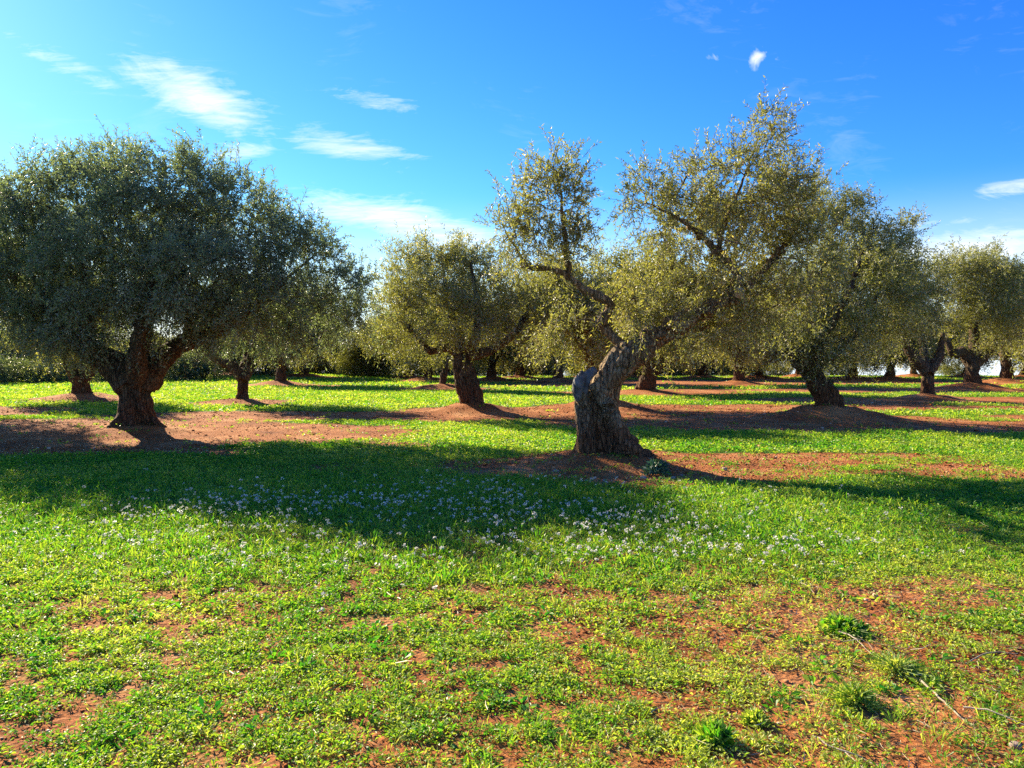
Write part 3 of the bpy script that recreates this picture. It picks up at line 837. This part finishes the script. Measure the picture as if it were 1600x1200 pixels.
def quads_at(rng, P, size):
    N = len(P)
    a = unit(rng.normal(size=(N, 3))); b = unit(np.cross(a, rng.normal(size=(N, 3))))
    s = size * rng.uniform(0.6, 1.2, (N, 1))
    v = np.stack([P - a * s * 0.5, P + b * s * 0.35, P + a * s * 0.5, P - b * s * 0.35], 1).reshape(-1, 3)
    return v, np.arange(N * 4).reshape(-1, 4), rng.uniform(0, 1, N)


def shrubs():
    rows = [
        (10, 46, 3.4, 1.5, "low dark shrub at the photo's left edge behind the grass"), (60, 47, 3.2, 1.3, "low rounded shrub second from the left edge"),
        (105, 50, 3.4, 1.6, "low shrub behind the thick trunk with crooked arms"), (165, 48, 3.0, 1.4, "shrub showing left of the big forked trunk"),
        (275, 50, 3.6, 2.0, "pale-flecked shrub just right of the big forked trunk"), (318, 52, 3.2, 1.8, "shrub with white flecks left of the Y-shaped trunk"),
        (415, 60, 3.6, 1.8, "shrub between the Y-shaped and wide-footed trunks"), (520, 68, 4.0, 2.2, "shrub under the right end of the big dark crown"),
        (575, 64, 5.2, 2.9, "large rounded olive-green bush in the open aisle"), (712, 68, 4.0, 2.0, "shrub behind the twin-stemmed trunk"),
        (850, 70, 4.2, 2.2, "shrub behind the short upright trunk"), (1045, 70, 4.0, 2.0, "shrub past the trunk that bends right"),
        (1215, 66, 3.0, 1.2, "small light green shrub on the crest left of the slanting trunk"), (1480, 66, 2.6, 1.0, "small dark shrub on the crest between two right-hand trunks"),
        (-40, 48, 3.6, 1.7, "shrub cut off by the photo's left edge"), (225, 58, 4.2, 2.2, "taller shrub hidden behind the big forked trunk"),
        (1300, 68, 3.6, 1.7, "shrub on the crest right behind the slanting trunk"),
        (655, 70, 5.0, 2.4, "wide bush behind the two far trunks at the end of the left aisle"), (785, 71, 4.6, 2.4, "bush at the back, two trunks right of the twin-stemmed tree"),
        (925, 72, 5.0, 2.5, "bush at the back hidden behind the charred stub"), (990, 69, 4.4, 2.3, "bush at the back between the leaning trunk and the bent one"),
        (1105, 71, 4.8, 2.4, "bush at the back left of the stubby trunk"), (1165, 73, 4.4, 2.0, "bush at the back right behind the stubby trunk"),
        (470, 72, 5.0, 2.6, "bush at the back behind the wide-footed trunk"), (350, 66, 5.0, 2.5, "bush at the back behind the Y-shaped trunk"),
        (130, 68, 5.5, 2.8, "tall bush at the back behind the trunk with crooked arms"), (20, 68, 5.5, 2.7, "tall bush at the back above the leftmost low shrub"),
    ]
    for i, (px, d, w, h, lab) in enumerate(rows):
        k = 1.35 if d >= 58 and px < 1200 else 1.0
        make_shrub(lab, (px - 800) / F_PX * d, d, w * k, h * k, 300 + i, "leaf" if d >= 58 else "shrub", flowers="white" in lab or "flecked" in lab)


# ------------------------------------------------------------------ ground cover
def frustum_points(rng, n, d0, d1, wide=0.80, extra=0.6):
    y = np.sqrt(rng.uniform(d0 * d0, d1 * d1, n))
    x = rng.uniform(-1, 1, n) * (wide * y + extra)
    return x, y


def sprig_cloud(rng, x, y, nleaf, rad, hgt, L, W, tint, upright=0.5):
    """Small weeds: nleaf leaflets fanned round each point."""
    N = len(x)
    z = ground_z(x, y)
    P = np.stack([x, y, z], -1)
    a = rng.uniform(0, 6.283, (N, nleaf))
    rr = np.sqrt(rng.uniform(0.0, 1, (N, nleaf)))
    hx, hy = np.cos(a), np.sin(a)
    R = (rad * rng.uniform(0.6, 1.3, N))[:, None]
    H = (hgt * rng.uniform(0.5, 1.5, N))[:, None]
    base = P[:, None] + np.stack([hx * rr * R, hy * rr * R, H * (1 - rr ** 2 * 0.8) * rng.uniform(0.15, 1, (N, nleaf))], -1)
    up = rng.normal(upright, 0.45, (N, nleaf))
    ld = unit(np.stack([hx + rng.normal(0, 0.5, (N, nleaf)), hy + rng.normal(0, 0.5, (N, nleaf)), up], -1))
    w = unit(np.cross(ld, np.array([0, 0, 1.0]) + rng.normal(0, 0.5, (N, nleaf, 3))))
    l = (L * rng.uniform(0.6, 1.35, (N, nleaf)))[..., None]
    ww = (W * rng.uniform(0.7, 1.3, (N, nleaf)))[..., None]
    nn = np.cross(ld, w)
    v = np.stack([base, base + ld * l * 0.55 + w * ww * 0.5 - nn * l * 0.08, base + ld * l + np.array([0, 0, -0.15]) * l, base + ld * l * 0.55 - w * ww * 0.5 - nn * l * 0.08], 2).reshape(-1, 3)
    t = np.clip(tint[:, None] + rng.normal(0, 0.14, (N, nleaf)), 0, 1).ravel()
    return v, np.arange(len(v)).reshape(-1, 4), t


def ground_cover():
    rng = np.random.default_rng(99)
    weeds = Pile()
    bands = [  # d0, d1, points, leaflets, radius, height, leaf length, width
        (2.2, 4.2, 12000, 24, 0.052, 0.030, 0.026, 0.0085), (4.2, 7.0, 19000, 17, 0.062, 0.034, 0.031, 0.0115), (7.0, 12.0, 24000, 13, 0.080, 0.046, 0.042, 0.0165),
        (12.0, 20.0, 26000, 8, 0.11, 0.045, 0.065, 0.027), (20.0, 36.0, 26000, 7, 0.16, 0.05, 0.10, 0.045), (36.0, 66.0, 20000, 6, 0.26, 0.06, 0.16, 0.08)]
    for d0, d1, n, nl, r, h, L, W in bands:
        x, y = frustum_points(rng, n, d0, d1)
        c = cover(x, y)
        if d0 < 11:   # clumps in the foreground
            g = 0.30 * fbm2(x * 2.6, y * 3.6, 3, 71) + 0.70 * fbm2(x * 9.0, y * 11.0, 2, 73)
            lo = 0.52 * sstep(12, 3.5, y)
            c = c * (1 - lo * 1.9 * sstep(0.57, 0.43, g)) + 0.16
        k = rng.uniform(0, 1, n) < np.clip((c - 0.16) * 1.35, 0.09 if d0 < 7 else (0.05 if d0 < 11 else 0.012), 1)
        x, y = x[k], y[k]
        dry = sstep(-0.2, 2.2, x) * sstep(7, 3.5, y)
        t = 0.50 + 0.55 * (fbm2(x * 0.9, y * 0.9, 3, 81) - 0.5) + rng.normal(0, 0.10, len(x)) + 0.13 * dry + 0.06 * sstep(7, 4, y) + 0.10 * sstep(12, 22, y)
        v, q, t = sprig_cloud(rng, x, y, nl, r, h, L, W, t)
        weeds.add(v, q, 0, t)
    # taller rough grass blades among the flowers
    x, y = frustum_points(rng, 15000, 5.0, 10.5)
    k = rng.uniform(0, 1, len(x)) < np.clip(cover(x, y) - 0.3, 0, 1) * sstep(1.5, 0.3, np.hypot((x + 1.0) / 4.5, (y - 7.6) / 2.6))
    v, q, t = sprig_cloud(rng, x[k], y[k], 7, 0.05, 0.09, 0.08, 0.010, np.full(k.sum(), 0.45), upright=1.6)
    weeds.add(v, q, 0, t)
    # broad flat rosettes and rough blades that break up the even carpet
    x, y = frustum_points(rng, 1100, 2.2, 9.5)
    k = rng.uniform(0, 1, len(x)) < 0.25 + 0.5 * fbm2(x * 1.2, y * 1.2, 2, 95)
    n = k.sum()
    v, q, t = sprig_cloud(rng, x[k], y[k], 13, 0.045, 0.035, 0.058, 0.021, rng.uniform(0.10, 0.55, n), upright=0.45)
    weeds.add(v, q, 0, t)
    x, y = frustum_points(rng, 2000, 2.2, 10.0)
    k = rng.uniform(0, 1, len(x)) < sstep(0.40, 0.62, fbm2(x * 0.8, y * 1.0, 3, 97))
    v, q, t = sprig_cloud(rng, x[k], y[k], 12, 0.04, 0.035, 0.085, 0.0042, rng.uniform(0.35, 0.95, k.sum()), upright=1.7)
    weeds.add(v, q, 0, t)
    o = link("ground_cover", weeds.mesh("ground_cover", [M["weed"]]))
    tag(o, "low leafy green weeds spread over the red earth", "weeds", kind="stuff")

    # white flowers of the patch in front of the trees
    x, y = frustum_points(rng, 10000, 4.3, 11.0)
    f = sstep(1.1, 0.35, np.hypot((x + 0.3) / 4.2, (y - 6.9) / 2.7)) * (0.22 + 1.3 * sstep(0.42, 0.66, fbm2(x * 0.9, y * 1.2, 3, 87)))
    f = f * 1.2 + 0.012
    k = rng.uniform(0, 1, len(x)) < f * np.clip(cover(x, y), 0, 1) * 0.75
    x, y = x[k], y[k]
    n = len(x)
    top = np.stack([x, y, ground_z(x, y) + rng.uniform(0.08, 0.17, n)], -1)
    pet = Pile()
    nP = 11
    a = unit(rng.normal(size=(n, nP, 3)) + np.array([0, 0, 0.6]))
    hs = rng.uniform(0.45, 1.45, (n, 1, 1))
    C = top[:, None] + a * np.array([0.014, 0.014, 0.010]) * hs
    v, q, t = quads_at(rng, C.reshape(-1, 3), 0.0145 * np.repeat(hs.reshape(-1, 1), nP, 0))
    pet.add(v, q, 0, t)
    st = np.stack([top + np.array([0, 0, -0.13]) + rng.normal(0, 0.012, (n, 3)), top], 1)
    v, q = tubes(st, np.full((n, 2), 0.0013), 3)
    pet.add(v, q, 1, 0.5)
    o = link("white_flowers", pet.mesh("white_flowers", [M["petal"], M["weed"]]))
    tag(o, "tiny white flower heads scattered in the grass", "flowers", kind="stuff")

    # dry straw lying on the soil
    x, y = frustum_points(rng, 46000, 2.2, 10.0)
    bare = 1 - cover(x, y)
    k = rng.uniform(0, 1, len(x)) < (0.05 + 0.75 * bare) * (0.25 + 0.9 * sstep(-0.8, 1.6, x)) * sstep(10, 5, y)
    x, y = x[k], y[k]; n = len(x)
    a = rng.uniform(0, 6.283, n); l = rng.gamma(2.0, 0.022, n) + 0.015
    z = ground_z(x, y) + rng.uniform(0.004, 0.03, n)
    dv = np.stack([np.cos(a), np.sin(a), rng.normal(0, 0.15, n)], -1) * l[:, None]
    p = np.stack([x, y, z], -1)
    mid = p + dv * 0.5 + np.stack([-np.sin(a), np.cos(a), np.zeros(n)], -1) * (rng.normal(0, 0.12, n) * l)[:, None]
    v, q = tubes(np.stack([p, mid, p + dv], 1), np.tile(np.array([[1.0, 1.0, 0.6]]), (n, 1)) * rng.uniform(0.0009, 0.0022, (n, 1)), 3)
    s = Pile(); s.add(v, q, 0, np.repeat(rng.uniform(0, 1, n), 6))
    o = link("dry_straw", s.mesh("dry_straw", [M["straw"]]))
    tag(o, "bits of dry straw and broken stalks littering the soil", "straw", kind="stuff")

    # crumbs of soil and grit
    x, y = frustum_points(rng, 60000, 2.2, 13.5)
    x2, y2 = frustum_points(rng, 45000, 13.0, 27.0)
    x, y = np.concatenate([x, x2]), np.concatenate([y, y2])
    bare = 1 - cover(x, y)
    k = rng.uniform(0, 1, len(x)) < np.where(y < 13.3, 0.06 + 0.9 * bare, 0.8 * sstep(0.4, 0.9, bare))
    x, y = x[k], y[k]; n = len(x)
    sz = np.minimum(rng.gamma(1.3, 0.0024, n) + 0.002, 0.024) * (1 + y * 0.065)
    cube = np.array([[-1, -1, -1], [1, -1, -1], [1, 1, -1], [-1, 1, -1], [-1, -1, 1], [1, -1, 1], [1, 1, 1], [-1, 1, 1]]) * 0.62
    cq = np.array([[0, 3, 2, 1], [4, 5, 6, 7], [0, 1, 5, 4], [1, 2, 6, 5], [2, 3, 7, 6], [3, 0, 4, 7]])
    v = cube[None] * rng.uniform(0.55, 1.2, (n, 8, 1)) * np.stack([rng.uniform(0.7, 1.3, n), rng.uniform(0.7, 1.3, n), rng.uniform(0.5, 0.9, n)], -1)[:, None]
    a = rng.uniform(0, 6.283, n)
    vx = v[..., 0] * np.cos(a)[:, None] - v[..., 1] * np.sin(a)[:, None]
    vy = v[..., 0] * np.sin(a)[:, None] + v[..., 1] * np.cos(a)[:, None]
    v = np.stack([vx, vy, v[..., 2]], -1) * sz[:, None, None] + np.stack([x, y, ground_z(x, y) + sz * 0.2], -1)[:, None]
    q = (cq[None] + (np.arange(n) * 8)[:, None, None]).reshape(-1, 4)
    s = Pile(); s.add(v.reshape(-1, 3), q, 0, np.repeat(rng.uniform(0, 1, n), 6))
    o = link("soil_crumbs", s.mesh("soil_crumbs", [M["clod"]], True))
    tag(o, "loose crumbs of red earth on the bare patches", "soil", kind="stuff")


# ------------------------------------------------------------------ single small things
def ground_at(px, py):
    """Ground point seen at a photo pixel."""
    d = CAM_H * F_PX / (py - HORIZON)
    for _ in range(6):
        p = at(px, py, d)
        g = float(ground_z(np.array([p[0]]), np.array([p[1]]))[0])
        d *= (CAM_H - g) / (CAM_H - p[2])
    return at(px, py, d)


def make_stone(px, py, size, label, seed):
    rng = np.random.default_rng(seed)
    p = ground_at(px, py)
    n = 10
    u = np.linspace(0, np.pi, n); w = np.linspace(0, 2 * np.pi, 14, endpoint=False)
    U, W = np.meshgrid(u, w, indexing="ij")
    s = np.stack([np.sin(U) * np.cos(W), np.sin(U) * np.sin(W), np.cos(U)], -1)
    r = 0.7 + 0.6 * fbm3(s * 1.4 + seed * 3.7, 3, seed)
    v = s * r[..., None] * np.array([1, 0.8, 0.6]) * size * 0.5
    i = np.arange(n * 14).reshape(n, 14); nx = np.roll(i, -1, 1)
    q = np.stack([i[:-1], i[1:], nx[1:], nx[:-1]], -1).reshape(-1, 4)
    o = link("stone", build_mesh("stone", v.reshape(-1, 3), q, [M["stone"]], tint=np.full(len(q), .5)))
    o.location = p + np.array([0, 0, size * 0.12]); o.rotation_euler = (0, 0, rng.uniform(0, 6))
    tag(o, label, "stone", "pale stones on the soil")


def make_stick(rows, r, label, forks=()):
    P = [ground_at(a, b) + np.array([0, 0, h]) for a, b, h in rows]
    base = P[0].copy()
    s = Pile()
    def seg(pp, r0):
        sp = spline(np.array(pp), 14)
        sp[1:-1] += np.random.default_rng(int(pp[0][0] * 1000) & 255).normal(0, r0 * 0.5, (12, 3))
        v, q = tubes(sp[None] - base, np.linspace(r0, r0 * 0.45, 14)[None], 7)
        s.add(v, q)
    seg(P, r)
    for f in forks:
        seg([ground_at(a, b) + np.array([0, 0, h]) for a, b, h in f], r * 0.6)
    o = link("dry_stick", s.mesh("dry_stick", [M["stick"]], True))
    o.location = base
    tag(o, label, "stick", "dry prunings on the ground")


def make_weed(px, py, w, h, label, seed, mat="weed", L=0.05, W=0.016, tint=0.45, n=60, cat="weed"):
    rng = np.random.default_rng(seed)
    p = ground_at(px, py)
    ns = n
    a = rng.uniform(0, 6.283, ns); rr = np.sqrt(rng.uniform(0, 1, ns))
    tips = np.stack([np.cos(a) * rr * w * 0.5, np.sin(a) * rr * w * 0.5, h * (1 - 0.6 * rr ** 2) * rng.uniform(0.6, 1.1, ns)], -1)
    mid = tips * np.array([0.4, 0.4, 0.6])
    root = empty("weed", p); tag(root, label, cat, "single weeds standing out of the ground cover")
    sp = Pile()
    v, q = tubes(np.stack([tips * 0.05, mid, tips], 1), np.tile(np.array([[0.003, 0.0022, 0.0012]]), (ns, 1)), 4)
    sp.add(v, q, 0, 0.5)
    D = unit(tips - mid)
    v, q, t = leaves_on_twigs(rng, mid * 0.6, D, np.linalg.norm(tips - mid * 0.6, axis=1), 12, L, W, np.full(ns, tint))
    lp = Pile(); lp.add(v, q, 0, t)
    link("stems", sp.mesh("stems", [M[mat]]), root)
    link("leaves", lp.mesh("leaves", [M[mat]]), root)


def small_things():
    make_weed(1335, 1100, 0.26, 0.12, "bushy bright green weed tuft in the dry lower right of the ground", 401, tint=0.75, L=0.03, W=0.008, n=90)
    make_weed(1318, 985, 0.36, 0.10, "dark green leafy weed beside crossed dry stalks", 402, tint=0.45, L=0.05, W=0.025, n=70)
    make_weed(1115, 1160, 0.13, 0.12, "small dark weed with upright broad leaves near the bottom edge", 403, tint=0.42, L=0.06, W=0.022, n=16)
    make_weed(1400, 1050, 0.36, 0.10, "pale green feathery weed at the head of the thick dry stick", 404, tint=0.92, L=0.03, W=0.009, n=90)
    make_weed(1180, 1128, 0.18, 0.07, "low lime green weed rosette on bare soil", 405, tint=0.75, L=0.035, W=0.014, n=36)
    make_weed(1025, 742, 0.34, 0.26, "blue-green thistle at the foot of the leaning tree", 406, mat="thistle", L=0.09, W=0.03, n=26, cat="thistle")
    make_weed(888, 708, 0.22, 0.12, "small green weed on the mound left of the leaning trunk", 407, tint=0.3, L=0.05, W=0.018, n=24)
    make_stick([(1438, 1072, 0.03), (1470, 1098, 0.02), (1500, 1125, 0.015), (1530, 1145, 0.012)], 0.0055, "thick pale dry stick lying diagonally across bare soil")
    make_stick([(1270, 1158, 0.02), (1310, 1180, 0.025), (1350, 1192, 0.02), (1385, 1212, 0.01)], 0.0045, "forked dry twig close to the bottom edge", [[(1320, 1183, .02), (1345, 1205, .02), (1372, 1225, .01)]])
    make_stick([(1505, 1112, 0.02), (1545, 1122, 0.035), (1590, 1138, 0.03), (1640, 1152, 0.01)], 0.0045, "long dry twig running out of the photo's right side")
    make_stick([(1310, 995, 0.03), (1335, 1008, 0.04), (1362, 1028, 0.02)], 0.004, "crossed dry stalks by the dark green weed", [[(1318, 1008, .02), (1345, 1012, .045), (1368, 1020, .02)]])
    make_stick([(1565, 955, 0.02), (1585, 962, 0.03), (1612, 972, 0.02)], 0.005, "short bleached stick at the right side among thin weeds")
    make_stick([(1250, 915, 0.02), (1262, 922, 0.03), (1272, 932, 0.02)], 0.004, "short pale stalk on the orange soil patch")
    make_stick([(1508, 1040, 0.01), (1545, 1028, 0.03), (1590, 1030, 0.03)], 0.004, "thin brown curved twig over the dry grass")
    for i, (px, py, s, lab) in enumerate([
        (1587, 1168, 0.055, "round tan stone at the lower right corner of the ground"), (1005, 748, 0.10, "pale stone right of the leaning tree's foot"),
        (1052, 748, 0.085, "flat pale stone right of the blue-green thistle"), (1066, 744, 0.07, "small pale stone farther right of the thistle"),
        (868, 738, 0.10, "pale stone left of the leaning tree's mound"), (884, 733, 0.08, "whitish stone at the left foot of the leaning tree's mound"),
        (1132, 734, 0.09, "white stone alone on the grass right of the leaning tree"), (945, 752, 0.07, "small stone on the red soil in front of the leaning trunk"),
        (1345, 655, 0.13, "pale stone on the slanting tree's mound"), (500, 1130, 0.04, "small pebble between weeds at lower left of centre")]):
        make_stone(px, py, s, lab, 500 + i)


# ------------------------------------------------------------------ sky, sun, camera
def make_world():
    w = bpy.data.worlds.new("World"); SC.world = w
    w.use_nodes = True
    nt = w.node_tree; nt.nodes.clear(); L = nt.links.new
    out = node(nt, "ShaderNodeOutputWorld"); bg = node(nt, "ShaderNodeBackground")
    sky = node(nt, "ShaderNodeTexSky"); sky.sky_type = "NISHITA"; sky.sun_disc = False
    sky.sun_elevation = SUN_EL; sky.sun_rotation = -SUN_AZ
    sky.altitude = 50; sky.air_density = 1.0; sky.dust_density = 0.12; sky.ozone_density = 2.0
    tc = node(nt, "ShaderNodeTexCoord"); sx = node(nt, "ShaderNodeSeparateXYZ"); L(tc.outputs["Generated"], sx.inputs[0])
    def mth(op, a, b=None, c=None, clamp=False):
        n = node(nt, "ShaderNodeMath", operation=op); n.use_clamp = clamp
        for s, v in zip(n.inputs, (a, b, c)):
            if v is None: continue
            if hasattr(v, "is_linked"): L(v, s)
            else: s.default_value = v
        return n.outputs[0]
    # the camera's vivid rendering of the blue: a contrast curve per channel
    sc_ = node(nt, "ShaderNodeSeparateColor"); L(sky.outputs[0], sc_.inputs[0])
    cc = node(nt, "ShaderNodeCombineColor")
    for ch, (gain, gam) in enumerate(((0.78, 1.85), (0.94, 1.33), (1.10, 0.80))):
        L(mth("MULTIPLY", mth("POWER", mth("MULTIPLY", sc_.outputs[ch], 0.1), gam), gain * 10.0), cc.inputs[ch])
    hz = ramp(nt, [(0.0, (1, 1, 1)), (0.06, (0.75,) * 3), (0.22, (0, 0, 0))], sx.outputs[2], "EASE").outputs[0]
    hzf = mth("MULTIPLY", hz, 0.85)
    skycol = mixcol(nt, hzf, cc.outputs[0], (6.0, 6.7, 7.2))
    yy = mth("MAXIMUM", sx.outputs[1], 0.05)
    a = mth("DIVIDE", sx.outputs[0], yy); b = mth("DIVIDE", sx.outputs[2], yy)
    # streaky cirrus texture
    cv = node(nt, "ShaderNodeCombineXYZ"); L(a, cv.inputs[0]); L(b, cv.inputs[1])
    mp = node(nt, "ShaderNodeMapping"); mp.inputs["Rotation"].default_value = (0, 0, math.radians(22)); mp.inputs["Scale"].default_value = (7.0, 26.0, 1)
    L(cv.outputs[0], mp.inputs[0])
    n1 = node(nt, "ShaderNodeTexNoise", i_Scale=1.0, i_Detail=10.0, i_Roughness=0.66, i_Distortion=1.6); L(mp.outputs[0], n1.inputs["Vector"])
    mp2 = node(nt, "ShaderNodeMapping"); mp2.inputs["Rotation"].default_value = (0, 0, math.radians(17)); mp2.inputs["Scale"].default_value = (14.0, 95.0, 1)
    L(cv.outputs[0], mp2.inputs[0])
    n4 = node(nt, "ShaderNodeTexNoise", i_Scale=1.0, i_Detail=8.0, i_Roughness=0.7, i_Distortion=1.2); L(mp2.outputs[0], n4.inputs["Vector"])
    fib = mth("MULTIPLY_ADD", n4.outputs[0], 0.42, mth("MULTIPLY", n1.outputs[0], 0.6))
    n2 = node(nt, "ShaderNodeTexNoise", i_Scale=30.0, i_Detail=8.0, i_Roughness=0.6, i_Distortion=0.6); L(cv.outputs[0], n2.inputs["Vector"])
    n3 = node(nt, "ShaderNodeTexNoise", i_Scale=5.0, i_Detail=4.0); L(cv.outputs[0], n3.inputs["Vector"])
    # banks of cloud: (photo x, photo y, half length, half height, tilt degrees, weight, puffy)
    banks = [(305, 150, 118, 36, -25, 1.6, 0), (480, 200, 120, 20, -24, 0.40, 0), (120, 110, 120, 20, -28, 0.8, 0), (385, 236, 55, 15, 2, 1.25, 0), (548, 233, 95, 24, -6, 1.25, 0), (590, 158, 85, 17, -8, 0.95, 0), (610, 340, 150, 28, -9, 1.6, 0),
             (700, 372, 100, 26, -4, 1.4, 0), (1187, 91, 24, 16, 25, 1.0, 1), (1122, 89, 22, 9, 0, 0.6, 1), (1585, 292, 70, 16, 8, 1.3, 0), (1510, 392, 190, 28, 5, 1.6, 0), (1450, 348, 110, 11, 5, 0.8, 0), (1330, 330, 90, 14, 5, 0.35, 0),
             (150, 105, 90, 16, -30, 0.35, 0), (560, 520, 60, 40, 0, 0.8, 0), (640, 300, 90, 14, -8, 0.35, 0), (2100, 250, 300, 60, 8, 0.8, 0), (-600, 330, 300, 60, -8, 0.8, 0)]
    tot = None
    for px, py, hl, hh, tilt, wt, puffy in banks:
        p = at(px, py, 1.0) - np.array([0, 0, CAM_H])
        ca, sa = math.cos(math.radians(tilt)), math.sin(math.radians(tilt))
        da = mth("SUBTRACT", a, float(p[0])); db = mth("SUBTRACT", b, float(p[2]))
        u = mth("MULTIPLY_ADD", da, ca * F_PX / hl, mth("MULTIPLY", db, sa * F_PX / hl))
        v = mth("MULTIPLY_ADD", da, -sa * F_PX / hh, mth("MULTIPLY", db, ca * F_PX / hh))
        r2 = mth("MULTIPLY_ADD", u, u, mth("MULTIPLY", v, v))
        g = mth("POWER", 2.718, mth("MULTIPLY", r2, -0.9))
        tex = n2.outputs[0] if puffy else fib
        k = mth("MULTIPLY", g, wt)
        # cloud density: bank envelope eaten away by the noise
        c = mth("MULTIPLY", mth("MULTIPLY_ADD", k, 0.5 if not puffy else 0.55, mth("MULTIPLY_ADD", tex, 1.9, -1.22 if not puffy else -1.3)), 1.5 if not puffy else 2.2, clamp=True)
        c = mth("MULTIPLY", c, mth("MINIMUM", mth("MULTIPLY", k, 2.5), 1.0))
        tot = c if tot is None else mth("MAXIMUM", tot, c)
    veil = mth("MULTIPLY", mth("SUBTRACT", mth("MULTIPLY", n1.outputs[0], n3.outputs[0]), 0.30, clamp=True), 0.8)
    tot = mth("MAXIMUM", tot, veil, clamp=True)
    tot = mth("MULTIPLY", tot, 0.85)
    tot = mth("MULTIPLY", tot, mth("GREATER_THAN", sx.outputs[1], 0.06))
    col = mixcol(nt, tot, skycol, (6.6, 6.9, 7.0))
    L(col, bg.inputs["Color"]); bg.inputs["Strength"].default_value = 0.062
    L(bg.outputs[0], out.inputs[0])


def make_light_camera():
    s = bpy.data.lights.new("sun", "SUN"); s.energy = 5.0; s.angle = math.radians(0.5); s.color = (1.0, 0.85, 0.60)
    o = bpy.data.objects.new("sun", s); COL.objects.link(o)
    o.rotation_euler = Vector(SUN_DIR).to_track_quat("Z", "Y").to_euler()
    o.location = (-20, 20, 20)
    c = bpy.data.cameras.new("camera"); c.sensor_width = 36; c.lens = 36 * F_PX / 1600; c.clip_end = 5000
    co = bpy.data.objects.new("camera", c); COL.objects.link(co)
    co.location = (0, 0, CAM_H); co.rotation_euler = (math.radians(90) - PITCH, 0, 0)
    SC.camera = co
    v = SC.view_settings
    v.view_transform = "Standard"; v.look = "None"; v.exposure = 1.62; v.gamma = 1.0
    SC.cycles.max_bounces = 5; SC.cycles.diffuse_bounces = 3; SC.cycles.glossy_bounces = 2; SC.cycles.transmission_bounces = 4; SC.cycles.transparent_max_bounces = 8
    SC.cycles.use_denoising = False
    SC.cycles.sample_clamp_direct = 8.0; SC.cycles.sample_clamp_indirect = 4.0


make_world()
make_light_camera()
make_ground()
near_trees()
further_trees()
far_trees()
shrubs()
ground_cover()
small_things()
